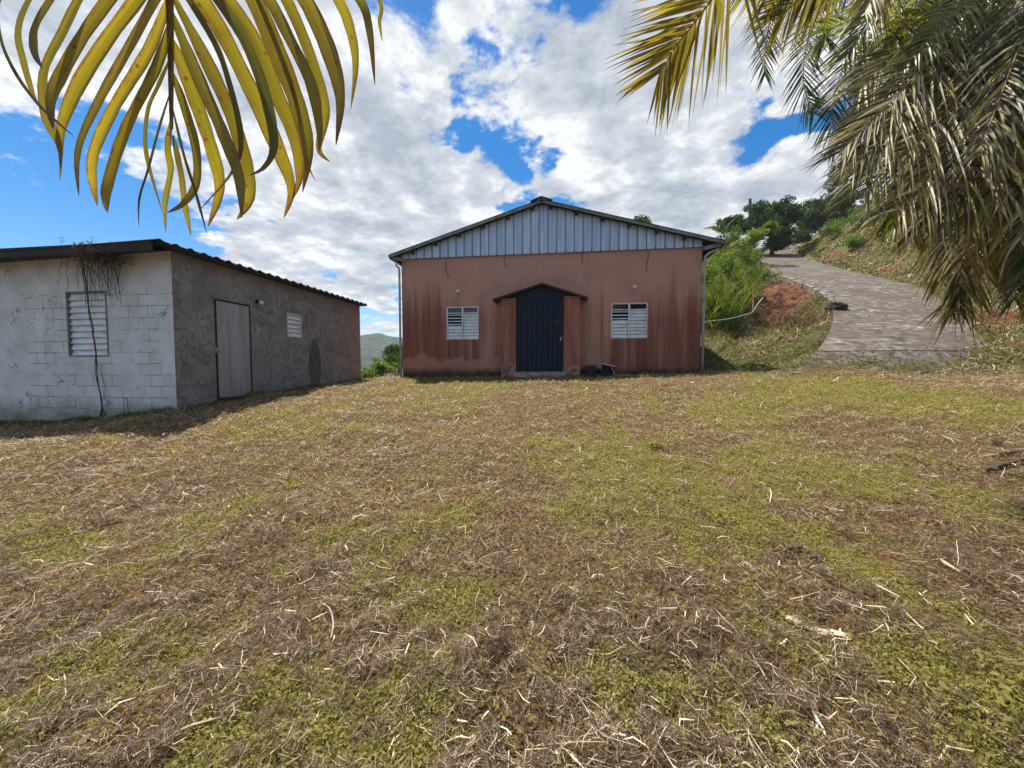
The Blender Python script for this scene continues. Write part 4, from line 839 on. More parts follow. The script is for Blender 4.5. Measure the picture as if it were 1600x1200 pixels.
    for pts, n_, L, w, g, mt, rr in [
        ([C2, (1680, 130, 4.2), (1600, 180, 4.1), (1530, 260, 4.0), (1480, 340, 3.9), (1455, 400, 3.9)], 64, .50, .028, .9, 'palm_yellow', (.2, 1)),
        ([C2, (1700, 170, 4.0), (1640, 230, 3.9), (1580, 310, 3.8), (1530, 390, 3.7), (1512, 440, 3.7)], 64, .50, .028, 1.0, 'palm_yellow', (.0, .9)),
        ([C2, (1720, 200, 3.9), (1670, 270, 3.8), (1620, 350, 3.7), (1590, 420, 3.6)], 56, .50, .030, .9, 'palm_green', (.2, 1)),
        ([C2, (1680, 60, 4.2), (1600, 80, 4.1), (1520, 140, 4.0), (1450, 230, 4.0)], 60, .5, .026, .9, 'palm_green', (.3, 1)),
        ([C2, (1730, 230, 4.2), (1690, 320, 4.1), (1640, 400, 4.0), (1600, 450, 4.0)], 56, .48, .030, .5, 'palm_green', (.0, .3)),
        ([C2, (1740, 240, 4.4), (1680, 330, 4.4), (1600, 390, 4.4), (1540, 420, 4.4)], 56, .44, .026, 1.0, 'palm_yellow', (.4, 1)),
        ([C2, (1700, 100, 4.6), (1600, 130, 4.6), (1500, 200, 4.6), (1430, 300, 4.6)], 60, .5, .026, 1.0, 'palm_yellow', (.0, .6)),
        ([C2, (1700, 40, 4.5), (1620, 20, 4.5), (1530, 60, 4.5), (1460, 150, 4.5)], 60, .55, .026, 1.0, 'palm_green', (.0, .4)),
        ([C2, (1700, 230, 4.6), (1640, 300, 4.6), (1570, 370, 4.5), (1520, 420, 4.5)], 60, .5, .028, .8, 'palm_yellow', (.2, .9)),
        ([C2, (1740, 260, 4.8), (1700, 330, 4.8), (1640, 390, 4.8), (1590, 430, 4.8)], 60, .5, .028, .8, 'palm_green', (.0, .5)),
        ([C2, (1690, 150, 4.7), (1610, 210, 4.7), (1540, 290, 4.7), (1490, 370, 4.7)], 60, .5, .028, .8, 'palm_green', (.2, .8)),
        ([C2, (1700, 130, 4.9), (1620, 160, 4.9), (1500, 230, 4.9), (1440, 330, 4.9)], 60, .5, .028, .8, 'palm_yellow', (.0, .7)),
        ([C2, (1740, 220, 3.7), (1700, 280, 3.6), (1650, 380, 3.5), (1620, 450, 3.5)], 56, .42, .026, .9, 'palm_yellow', (.2, .9)),
        ([C2, (1720, 160, 3.5), (1670, 200, 3.4), (1620, 290, 3.3), (1590, 380, 3.3), (1580, 430, 3.3)], 60, .42, .028, 1.2, 'palm_yellow', (.3, 1))]:
        frond(r2, [dp(*p) for p in pts], int(n_ * 1.25), L * 1.1, w * .85, g * .7, mt, rr=rr, curl=.1, a0=35, a1=62, roll=.6)
    # pale upright root stubs at the foot of the palms
right_palms()

# ------------------------------------------------------------------ trees, shrubs
def leaf_quads(cen, size, rs, aspect=.5, droop=0.0):
    n = len(cen); d = rs.normal(size=(n, 3)); d[:, 2] = d[:, 2] * .6 - droop; d /= np.linalg.norm(d, axis=1)[:, None]; e = rs.normal(size=(n, 3)); e -= (e * d).sum(1)[:, None] * d; e /= np.linalg.norm(e, axis=1)[:, None]
    s = (size * rs.uniform(.6, 1.3, n))[:, None]; nrm = np.cross(d, e)
    v = np.stack([cen - d * s * .5, cen + e * s * aspect * .5 + nrm * s * .08, cen + d * s * .5, cen - e * s * aspect * .5 + nrm * s * .08], 1).reshape(-1, 3)
    f = np.arange(n * 4).reshape(n, 4); uv = np.tile(np.array([[.5, 0], [.5, .5], [.5, .6], [.5, .5]]), (n, 1)); return v, f, uv
def crown_points(clumps, per, rs, shell=.5):
    out = []; rn = []
    for (c, r) in clumps:
        k = int(per * 2.6 * (r[0] * r[1] * r[2]) ** .5) + 12; d = rs.normal(size=(k, 3)); d /= np.linalg.norm(d, axis=1)[:, None]; q = rs.uniform(shell, 1.08, k)[:, None]
        p = np.array(c) + d * q * np.array(r); out.append(p); rn.append(np.clip(rs.uniform(0, .55) + rs.uniform(0, .5, k), 0, 1))
    return np.concatenate(out), np.concatenate(rn)
def crown_mesh(name, clumps, per, size, mat, parent, seed, shell=.4, droop=0.2):
    rs = np.random.RandomState(seed); p, r = crown_points(clumps, per, rs, shell); v, f, uv = leaf_quads(p, size, rs, .5, droop)
    return np_mesh(name, v, f, M[mat], parent, uv, np.repeat(r, 4))
def tree(name, base, top, label, cat_, clumps, per, size, mat, seed, tr=.15, group=None, droop=.2):
    base = Vector(base); base.z -= .3; root = thing(name, base, label, cat_, group); m = MB(); random.seed(seed); top = Vector(top)
    m.tube([base.lerp(top, i / 8) + Vector((random.uniform(-.1, .1), 0, 0)) * (i > 0) for i in range(9)], [tr * (1 - .6 * i / 8) for i in range(9)], 8)
    for c, r in clumps[::2]:
        c = Vector(c); s = base.lerp(top, random.uniform(.5, .95)); mid = s.lerp(c, .5) + Vector((0, 0, .15)); m.tube([s, mid, c], [tr * .4, tr * .25, tr * .08], 6)
    m.build('trunk', M['bark'], root, True); crown_mesh('crown', clumps, per, size, mat, root, seed, .3, droop); return root

def rnd_clumps(boxes, rs):
    out = []
    for (px, py, d, rx, n_) in boxes:      # centre px, depth, spread in px, count
        for _ in range(n_):
            dd = d * (1 + rs.uniform(-.06, .06)); c = dp(px + rs.uniform(-rx, rx), py + rs.uniform(-rx, rx) * .6, dd); r = dd / 600 * rs.uniform(5, 10); out.append((tuple(c), (r * 1.3, r * 1.3, r * .8)))
    return out
def vegetation():
    rs = np.random.RandomState(5)
    # the round dark tree on the brow of the drive
    d = 37; b = dp(1206, 392, d); cl = rnd_clumps([(1205, 340, d, 30, 26), (1230, 335, d, 18, 12), (1180, 350, d, 16, 12), (1150, 352, d - 2, 15, 12), (1215, 362, d - 1, 16, 10), (1140, 350, d - 2, 14, 8), (1205, 372, d, 26, 16), (1185, 330, d, 18, 10), (1225, 318, d, 14, 8)], rs)
    tree('tree', b, dp(1208, 345, d), 'dark round tree standing left of the drive at its top', 'tree', cl, 190, .24, 'leaf', 21, .22)
    d = 27; b = dp(1166, 425, d); cl = rnd_clumps([(1185, 370, d, 12, 8), (1160, 385, d, 14, 9), (1205, 355, d, 8, 5), (1175, 400, d, 10, 6), (1145, 372, d, 8, 4)], rs)
    tree('small_tree', b, dp(1168, 385, d), 'lighter leafy young tree beside the rail, in front of the dark tree', 'tree', cl, 150, .2, 'leaf_light', 22, .1)
    d = 42; b = dp(1285, 378, d); cl = rnd_clumps([(1280, 345, d, 22, 16), (1260, 355, d, 14, 10), (1305, 320, d, 20, 14), (1330, 310, d, 20, 12), (1275, 325, d, 18, 12), (1320, 345, d, 18, 10), (1250, 372, d, 10, 6), (1300, 345, d, 20, 10)], rs)
    tree('tree', b, dp(1290, 340, d), 'spreading green tree right of the drive at its top', 'tree', cl, 190, .24, 'leaf', 23, .22)
    for i, (px, py, dd, rx, mt, lab) in enumerate([(1318, 322, 33, 16, 'leaf', 'bushy shrub on the slope crest under the conifer'), (1300, 352, 31, 13, 'leaf_light', 'pale green shrub low on the slope by the drive bend'), (1345, 335, 30, 16, 'leaf_light', 'pale shrub halfway along the slope crest'), (1372, 345, 27, 15, 'leaf_brown', 'brownish dry shrub on the slope behind the palm tips'), (1335, 372, 27, 11, 'leaf_light', 'small green shrub in the middle of the slope')]):
        b = px_ground(px, py + 14); d_ = b.dot(FWD); cl = rnd_clumps([(px, py + 4, d_, rx, 14)], rs); tree('bush', b, dp(px, py + 5, d_), lab, 'bush', cl, 170, .17, mt, 300 + i, .05, 'shrubs on the slope right of the drive')
    # slim conifer with drooping tiers
    d = 44; b = dp(1312, 345, d); root = thing('conifer', b, 'slim dark conifer with tiered boughs rising above the slope', 'tree'); m = MB(); t = dp(1306, 258, d); m.tube([b, t], [.16, .03], 8); m.build('trunk', M['bark'], root); cl = []
    for i in range(22):
        f = i / 22; c = Vector(b).lerp(t, f); L = (1 - f) * 2.3 + .25
        for k in range(5):
            a = k * 1.3 + i; 
            for q in (.35, .7, 1): cl.append((tuple(c + Vector((math.cos(a) * L * q, math.sin(a) * L * q, -.1 * q + .25 * q * q))), (.22, .22, .10)))
    crown_mesh('crown', cl, 110, .16, 'leaf', root, 31)
    # conifer bough sticking out (low limb)
    # tree peeping over the house roof
    d = 30; b = dp(998, 470, d); cl = rnd_clumps([(996, 345, d, 8, 6), (1010, 355, d, 8, 4), (985, 352, d, 8, 4)], rs); tree('tree', (b.x, b.y, gz(b.x, b.y)), dp(998, 352, d), 'treetop just showing above the house roof', 'tree', cl, 120, .22, 'leaf', 24, .15)
    # small banana-like sprig beside the roof corner
    d = 22; root = thing('banana_plant', Vector((dp(1136, 430, d).x, dp(1136, 430, d).y, dp(1136, 430, d).z - .4)), 'dark broad leaved plant poking up beside the right roof corner', 'plant')
    m = MB(); P0 = dp(1140, 430, d); P1 = dp(1138, 378, d); m.tube([P0, P1], [.06, .03], 7); m.build('stem', M['bark'], root)
    frond(root, [P1, dp(1128, 362, d), dp(1116, 356, d), dp(1103, 356, d)], 22, .38, .09, .6, 'palm_green', 'rib', rr=(0, .4), ribr=.015, name='leaf'); frond(root, [P1, dp(1142, 366, d), dp(1150, 360, d), dp(1158, 362, d)], 18, .32, .08, .6, 'palm_green', 'rib', rr=(0, .5), ribr=.015, name='leaf')
    frond(root, [P1, dp(1135, 360, d), dp(1139, 350, d), dp(1146, 344, d)], 16, .3, .08, .6, 'palm_green', 'rib', rr=(0, .5), ribr=.015, name='leaf')
    # tall bright grass/bamboo right of the house
    def blades(root, cx, n_, hh, spread, mat, seed, wid=.03, nm='foliage'):
        r = random.Random(seed); m = MB()
        for _ in range(n_):
            bx = cx.x + r.gauss(0, spread); by = cx.y + r.gauss(0, spread); p = Vector((bx, by, gz(bx, by) - .05)); d_ = Vector((r.gauss(0, .28), r.gauss(0, .28), 1)).normalized(); l = hh * r.uniform(.5, 1.1); rows = []; w = wid * r.uniform(.6, 1.2); g = r.uniform(.1, .4); A = Vector((r.gauss(0, 1), r.gauss(0, 1), 0)).normalized()
            for s in range(6):
                q = 1 - (s / 5) ** 2 * .95; rows.append([p - A * w * q / 2, p + A * w * q / 2]); p = p + d_ * l / 5; d_ = (d_ + Vector((d_.x * .5, d_.y * .5, -g * .5))).normalized()
            m.grid(rows, r.random())
        return m.build(nm, M[mat], root)
    for i, (px, py, dd, hh, lab) in enumerate([(1112, 480, 16.5, 2.3, 'tall bright reed clump hugging the right corner of the house'), (1138, 465, 18, 2.2, 'tall bright reed clump in the middle of the gully top'), (1125, 440, 22, 2.6, 'rearmost tall reed clump below the roof corner'), (1160, 440, 20.5, 1.4, 'shorter reed clump nearest the drive rail')]):
        c = dp(px, py, dd); c.z = gz(c.x, c.y); root = thing('reed_clump', c, lab, 'plant', 'reed clumps between the house and the drive'); blades(root, c, 800, hh * .88, .46, 'leaf_light', 50 + i, .04)
        cl = [((c.x + rs.normal() * .5, c.y + rs.normal() * .5, c.z + hh * rs.uniform(.3, .95)), (.35, .35, .3)) for _ in range(12)]; crown_mesh('leaf_mass', cl, 260, .13, 'leaf_light', root, 60 + i)
    # dry roots/scrub hanging in the gully
    for i, (px, py, dd, lab) in enumerate([(1196, 452, 16.5, 'brown roots dangling at the top of the red cut'), (1222, 470, 14.6, 'narrow brown tuft growing down the middle of the red cut'), (1150, 492, 14.6, 'dark brown roots left of the stake on the bank'), (1128, 490, 15.2, 'brown hanging scrub under the reeds beside the house'), (1240, 455, 15.2, 'dry grass tuft hanging over the kerb'), (1248, 485, 13.0, 'dry straw coloured scrub at the foot of the drive kerb')]):
        c = dp(px, py, dd); c.z = gz(c.x, c.y); root = thing('scrub', c, lab, 'plant', 'dry scrub on the bank'); blades(root, c, 420 if i > 2 else 240, .65 if i > 2 else .5, .45 if i > 2 else .22, 'leaf_brown', 80 + i, .02)
        cl = [((c.x + rs.normal() * (.35 if i > 2 else .15), c.y + rs.normal() * (.3 if i > 2 else .15), c.z + rs.uniform(.05, .3)), (.28, .28, .18)) for _ in range(8)]; crown_mesh('twigs', cl, 220, .07, 'leaf_brown', root, 90 + i)
    # green bushes behind the gap between shed and house
    for i, (px, py, dd, rad, mt, lab) in enumerate([(622, 562, 17, 16, 'leaf', 'dark green bush behind the left corner of the house'), (600, 572, 15.5, 14, 'leaf_light', 'bright green bush in front of the dark one, by the house corner'), (580, 584, 15.5, 10, 'leaf_light', 'low bright bush beside the far corner of the shed'), (617, 552, 19, 15, 'leaf', 'tallest dark bush seen between shed and house')]):
        b = dp(px, 592, dd); b.z = gz(b.x, b.y); cl = rnd_clumps([(px, py, dd, rad, 16)], rs); tree('bush', b, dp(px, py, dd), lab, 'bush', cl, 260, .13, mt, 100 + i, .04, 'bushes in the gap between shed and house')
    c = dp(588, 592, 13.8); c.z = gz(c.x, c.y); root = thing('scrub', c, 'reddish dead scrub at the far corner of the shed', 'plant'); blades(root, c, 300, .35, .3, 'leaf_brown', 120, .012)
    c = dp(617, 592, 13.8); c.z = gz(c.x, c.y); root = thing('scrub', c, 'reddish dead scrub at the left corner of the house', 'plant'); blades(root, c, 300, .35, .3, 'leaf_brown', 121, .012)
vegetation()

# ------------------------------------------------------------------ kerb, rail, poles, pipe, rock
def site_bits():
    m = MB(); P = [cat(stL, .335 + i / 60 * .335) for i in range(61)]
    for i in range(60):
        if i in (7, 23, 24, 41): continue
        a, b = P[i], P[i + 1]; k_ = Vector((random.uniform(-.02, .02), 0, -.06 + random.uniform(-.03, .02))); m.beam(a + k_, b + k_, .11, .26)
    o = m.build('kerb', M['kerb'], None); tag(o, 'broken pale concrete kerb along the left edge of the drive', 'kerb')
    m = MB(); P = [cat(stL, .72 + i / 40 * .26) for i in range(41)]
    for a, b in zip(P, P[1:]): m.beam(a + Vector((0, 0, .15)), b + Vector((0, 0, .15)), .15, .5)
    o = m.build('low_wall', M['soffit'], None); tag(o, 'low dark wall edging the left side of the drive near its top', 'wall')
    m = MB(); P = [cat(stR, .80 + i / 10 * .10) + Vector((0, 0, .15)) for i in range(11)]
    for a, b in zip(P, P[1:]): m.beam(a, b, .14, .55)
    o = m.build('low_wall', M['rust'], None); tag(o, 'short brown wall stub on the right side at the top of the drive', 'wall')
    # rock at the kerb end
    c = dp(1306, 481, 13.1); rows = []
    for i in range(9):
        a = math.pi * i / 8; rows.append([c + Vector((math.cos(t) * math.sin(a) * .34, math.sin(t) * math.sin(a) * .25, math.cos(a) * .19)) * (1 + .25 * (random.random() - .5)) for t in [k * math.pi / 6 for k in range(12)]])
    m = MB(); m.grid(rows, closed=True); o = m.build('rock', M['stone'], None); tag(o, 'black rock at the lower end of the drive kerb', 'rock')
    # rail
    d = 29.5; root = thing('handrail', dp(1186, 415, d), 'pale bent pipe handrail at the left edge of the drive', 'railing')
    m = MB(); m.tube([dp(1177, 398, d), dp(1183, 400, d), dp(1190, 405, d - .5), dp(1193, 410, d - .7), dp(1194, 422, d - .8)], .045, 7); m.build('rail', M['pipe'], root)
    for a, b in ((1180, 400), (1186, 402)):
        m = MB(); m.tube([dp(a, b, d), dp(a, 424, d)], .03, 6); m.build('post', M['pipe'], root)
    # poles
    d = 46; root = thing('utility_pole', dp(1172, 395, d), 'dark utility pole rising behind the round tree', 'pole'); m = MB(); m.tube([dp(1172, 400, d), dp(1172, 311, d)], [.2, .16], 9); m.build('pole', M['bark'], root)
    d = 54; root = thing('utility_pole', dp(1213, 386, d), 'pale pole beyond the brow of the drive', 'pole'); m = MB(); m.tube([dp(1213, 392, d), dp(1213, 352, d)], [.22, .18], 9); m.build('pole', M['kerb'], root)
    root = thing('fence_post', dp(1219, 386, 53), 'thin white post on the brow right of the pale pole', 'post'); m = MB(); m.tube([dp(1219, 388, 53), dp(1219, 366, 53)], .06, 6); m.build('shaft', M['pipe'], root)
    for i, (dy, lab) in enumerate(((0, 'uppermost of the wires over the brow of the drive'), (9, 'middle wire over the brow of the drive'), (17, 'lowest of the wires over the brow of the drive'))):
        m = MB(); m.tube([dp(1172, 316 + dy * .5, 46), dp(1220, 330 + dy, 50), dp(1260, 322 + dy, 56), dp(1330, 300 + dy, 66)], .025, 5); o = m.build('power_line', M['bronze'], None); tag(o, lab, 'wire', 'power lines')
    # pvc pipe across the bank
    m = MB(); P = [(1097, 503, 13.2), (1118, 501, 13.4), (1140, 498, 13.8), (1160, 493, 14.2), (1175, 488, 14.4), (1182, 478, 14.5), (1192, 465, 14.8)]; P = [dp(*p) for p in P]; m.tube([cat(P, i / 24) for i in range(25)], .016, 8); o = m.build('water_pipe', M['pipe'], None, True); tag(o, 'white plastic pipe running from the house wall up the bank', 'pipe')
    m = MB(); m.tube([dp(1176, 488, 14.4), dp(1177, 470, 14.9), dp(1177, 447, 15.2)], .02, 6); o = m.build('stake', M['rust'], None); tag(o, 'thin brown stake standing by the plastic pipe on the bank', 'stake')
    # bucket by the wall
    c = at(947, 580, FY - .45); c.z = gz(c.x, c.y); root = thing('bucket', c, 'dark bucket with a pale rim against the house wall', 'bucket'); rows = []; tl = Matrix.Rotation(R(12), 3, 'Y')
    for z, r in ((0, .14), (.05, .15), (.26, .17), (.28, .18), (.28, .165), (.06, .14)): rows.append([c + tl @ Vector((math.cos(t) * r, math.sin(t) * r, z)) for t in [k * math.pi / 10 for k in range(20)]])
    m = MB(); b = m.grid(rows, closed=True); m.f.append(tuple(b + 100 + i for i in range(20))); m.build('body', M['bucket'], root, True)
    m = MB(); m.tube([c + tl @ Vector((math.cos(t) * .182, math.sin(t) * .182, .29)) for t in [math.pi * .75 + k * math.pi / 10 for k in range(14)]], .013, 6); m.build('rim', M['louvre'], root)
    m = MB(); p = c + Vector((.10, -.12, .28)); m.tube([p, p + Vector((.12, -.1, -.26))], .01, 5); o = m.build('stick', M['pale_stick'], None); tag(o, 'short pale stick leaning on the dark bucket', 'stick')
    # black plastic heap between pillar and bucket
    rows = []; c = at(924, 582, FY - .2); c.z = gz(c.x, c.y) + .02
    for i in range(8):
        a = math.pi / 2 * i / 7; rows.append([c + Vector((math.cos(t) * math.cos(a) * .30, math.sin(t) * math.cos(a) * .16, math.sin(a) * .24)) * (1 + .3 * (random.random() - .5)) for t in [k * math.pi / 8 for k in range(16)]])
    m = MB(); m.grid(rows, closed=True); o = m.build('rubbish_bag', M['bucket'], None); tag(o, 'black crumpled rubbish bag between the right pillar and the bucket', 'bag')
site_bits()

# ------------------------------------------------------------------ lawn litter
def strips(pos, length, width, rs, tilt=.25, bend=.15, up=0.0):
    n = len(pos); a = rs.uniform(0, 2 * np.pi, n); el = rs.normal(0, tilt, n) + up; d = np.stack([np.cos(a) * np.cos(el), np.sin(a) * np.cos(el), np.sin(el)], 1)
    sd = np.stack([-np.sin(a), np.cos(a), rs.normal(0, .5, n)], 1); sd /= np.linalg.norm(sd, axis=1)[:, None]; L = length[:, None]; w = width[:, None]
    bd = np.stack([rs.normal(0, bend, n), rs.normal(0, bend, n), rs.normal(0, bend * .6, n)], 1) * L
    p0 = pos - d * L * .5; p1 = pos + bd; p2 = pos + d * L * .5
    v = np.stack([p0 - sd * w * .4, p0 + sd * w * .4, p1 + sd * w * .5, p1 - sd * w * .5, p2 + sd * w * .15, p2 - sd * w * .15], 1).reshape(-1, 3)
    b = (np.arange(n) * 6)[:, None]; f = np.concatenate([b + np.array([0, 1, 2, 3]), b + np.array([3, 2, 4, 5])], 0)
    uv = np.tile(np.array([[0, 0], [1, 0], [1, .5], [0, .5], [1, 1], [0, 1]], float), (n, 1)); return v, f, uv
def view_points(n, d0, d1, pw, rs, hw=1.42):
    u = rs.uniform(0, 1, n); k = 2 - pw
    d = (d0 ** k + u * (d1 ** k - d0 ** k)) ** (1 / k) if abs(k) > 1e-6 else d0 * (d1 / d0) ** u
    s = rs.uniform(-hw, hw, n) * d; x = RGT.x * s + FWD.x * d; y = RGT.y * s + FWD.y * d; return x, y, d
def on_lawn(x, y):
    ok = ~((x > HX[0] - .05) & (x < HX[1] + .1) & (y > FY - .03)) & ~((x < SX + .03) & (y > SY - .02))
    return ok
def mask_road(x, y, ok):
    for i in np.where(ok & (x > 4.5) & (y > 6))[0]:
        if ROADBVH.ray_cast(Vector((x[i], y[i], 60)), Vector((0, 0, -1)))[0] is not None and random.random() > (1.0 if (x[i] * -.139 + y[i] * .99) < 8.95 + 1.1 * float(vn(x[i], y[i], 1.3, 3)) - .3 * (x[i] < 9) else .006): ok[i] = False
    return ok
def litter():
    rs = np.random.RandomState(77)
    x, y, d = view_points(470000, 1.15, 15, 1.7, rs); g = greenness(x, y); ok = on_lawn(x, y) & (rs.uniform(0, 1, len(x)) < 1.0 - .45 * g) & (rs.uniform(0, 1, len(x)) < (.22 + .62 * vn(x, y, 1.3, 3)) * (.35 + 1.3 * sstep(.3, .62, vn(x, y, 11, 2)))); ok = mask_road(x, y, ok)
    x, y, d = x[ok], y[ok], d[ok]; z = H(x, y) + rs.uniform(0, .022, len(x)) + .03 * sstep(.35, .75, vn(x, y, 11, 2)); sc = 1 + np.maximum(0, d - 2.5) * .16
    L = rs.gamma(3, .016, len(x)) * sc ** .6 + .012; w = rs.uniform(.0010, .0030, len(x)) * sc; big = rs.uniform(0, 1, len(x)) < .012; L[big] *= 1.6; w[big] *= 2.4
    v, f, uv = strips(np.stack([x, y, z], 1), L, w, rs, .42); pale = (rs.uniform(0, 1, len(x)) < (.04 + .26 * vn(x, y, 1.5, 3) ** 1.8 + .34 * sstep(2.2, 6, d))) | big
    r = np.where(pale, rs.uniform(.36, .95, len(x)), rs.beta(1.3, 2.0, len(x)) * (.30 + .14 * sstep(2, 6, d)))
    o = np_mesh('dry_grass', v, f, M['straw'], None, uv, np.repeat(r, 6)); tag(o, 'cut dry grass and straw strewn over the lawn', 'grass', kind='stuff')
    x, y, d = view_points(300, 1.2, 5.5, 1.4, rs); ok = vn(x, y, 1.0, 2) > .42; x, y, d = x[ok], y[ok], d[ok]; k = len(x)
    v, f, uv = strips(np.stack([x, y, H(x, y) + .03], 1), rs.uniform(.04, .12, k), rs.uniform(.004, .009, k), rs, .15, .12)
    o = np_mesh('leaf_litter', v, f, M['straw'], None, uv, np.repeat(rs.uniform(.8, 1, k), 6)); tag(o, 'bleached palm leaf strips scattered over the near lawn', 'leaf litter', kind='stuff')
    # green blades and small weed leaves in patches
    x, y, d = view_points(330000, 1.15, 16, 1.7, rs); g = greenness(x, y); ok = on_lawn(x, y) & (rs.uniform(0, 1, len(x)) < .08 + .85 * sstep(.28, .85, g)); ok = mask_road(x, y, ok)
    x, y, d, g = x[ok], y[ok], d[ok], g[ok]; sc = 1 + np.maximum(0, d - 2.5) * .14; z = H(x, y) + rs.uniform(.008, .045, len(x)); c = np.stack([x, y, z], 1)
    v, f, uv = leaf_quads(c, .021 * sc, rs, .55, -.3); r = np.clip(rs.beta(1.5, 1.8, len(x)) * .85 + .5 * (g - .4) + .2 * vn(x, y, 3, 2), 0, 1)
    o = np_mesh('ground_weeds', v, f, M['weed'], None, uv, np.repeat(r, 4)); tag(o, 'low green weeds in patches over the lawn', 'weeds', kind='stuff')
    x, y, d = view_points(150000, 1.15, 16, 1.7, rs); g = greenness(x, y); ok = on_lawn(x, y) & (rs.uniform(0, 1, len(x)) < .06 + .6 * g); ok = mask_road(x, y, ok)
    x, y, d = x[ok], y[ok], d[ok]; sc = 1 + np.maximum(0, d - 2.5) * .14; z = H(x, y) + .015; v, f, uv = strips(np.stack([x, y, z], 1), rs.uniform(.025, .06, len(x)) * sc ** .7, rs.uniform(.0015, .003, len(x)) * sc, rs, .35, .15, .7)
    o = np_mesh('green_grass', v, f, M['weed'], None, uv, np.repeat(rs.beta(2, 2, len(x)), 6)); tag(o, 'short green grass blades over the lawn', 'grass', kind='stuff')
    bx = np.concatenate([rs.uniform(HX[0], HX[1], 2600), SX + np.abs(rs.normal(0, .07, 1800)) + .02, rs.uniform(-11, SX, 1500)]); by = np.concatenate([FY - .02 - np.abs(rs.normal(0, .07, 2600)), rs.uniform(SY, 12, 1800), SY - .05 - np.abs(rs.normal(0, .07, 1500))])
    ok = (vn(bx, by, 1.6, 3) > .40) & ~((bx > -2.1) & (bx < .65) & (by > FY - .44)); bx, by = bx[ok], by[ok]; k = len(bx)
    v, f, uv = strips(np.stack([bx, by, H(bx, by) + .03], 1), rs.uniform(.06, .20, k) * (.5 + vn(bx, by, 2, 2)), rs.uniform(.006, .012, k), rs, .3, .12, 1.0)
    o = np_mesh('wall_grass', v, f, M['bank_weed'], None, uv, np.repeat(rs.beta(1.5, 2.5, k), 6)); tag(o, 'uneven grass growing against the feet of the walls', 'grass', kind='stuff')
    # banks beside the drive
    n_ = 330000; s = rs.uniform(3.8, 34, n_); t = rs.uniform(9.6, 46, n_); near = rs.uniform(0, 1, n_) < np.clip(14 / np.hypot(s, t), 0, 1) ** 1.3
    ok = near & on_lawn(s, t); ok[np.where(ok)[0]] &= (rs.uniform(0, 1, ok.sum()) < .25 + 1.0 * vn(s[ok], t[ok], .7, 3)); ok = mask_road(s, t, ok)
    dark = None; x, y = s[ok], t[ok]; z = H(x, y)
    gx = (H(x + .15, y) - z) / .15; gy = (H(x, y + .15) - z) / .15; sl_ = np.hypot(gx, gy); keep = rs.uniform(0, 1, len(x)) < np.clip(1.6 - sl_ * .4 - redness(x, y) * 1.9 - (vn(x, y, .8, 2) - .5) * 1.0, .03, 1)
    x, y, z = x[keep], y[keep], z[keep]; dd = np.hypot(x, y); sc = dd / 13
    gr = vn(x, y, .45, 3) + rs.uniform(-.2, .2, len(x)) + .25 * (x < 8) * (np.hypot(x - 6.3, y - 13.2) > .9) > .43
    for sel, mt, nm, lab in ((gr, 'weed', 'bank_weeds', 'green weeds covering the banks beside the drive'), (~gr, 'straw', 'bank_dry_grass', 'dry grass covering the banks beside the drive')):
        a = np.stack([x[sel], y[sel], z[sel] + .04], 1); k = len(a)
        if mt == 'weed': v, f, uv = leaf_quads(a + np.stack([np.zeros(k), np.zeros(k), rs.uniform(0, .16, k)], 1), .065 * sc[sel], rs, .45, -.4); rep = 4
        else: v, f, uv = strips(a, rs.uniform(.15, .35, k) * sc[sel] ** .7, rs.uniform(.008, .016, k) * sc[sel], rs, .4, .15, .5); rep = 6
        o = np_mesh(nm, v, f, M['bank_weed' if mt == 'weed' else mt], None, uv, np.repeat(rs.beta(1.6, 2.5, k) * (.85 if mt == 'weed' else 1.0), rep)); tag(o, lab, 'grass', kind='stuff')
litter()

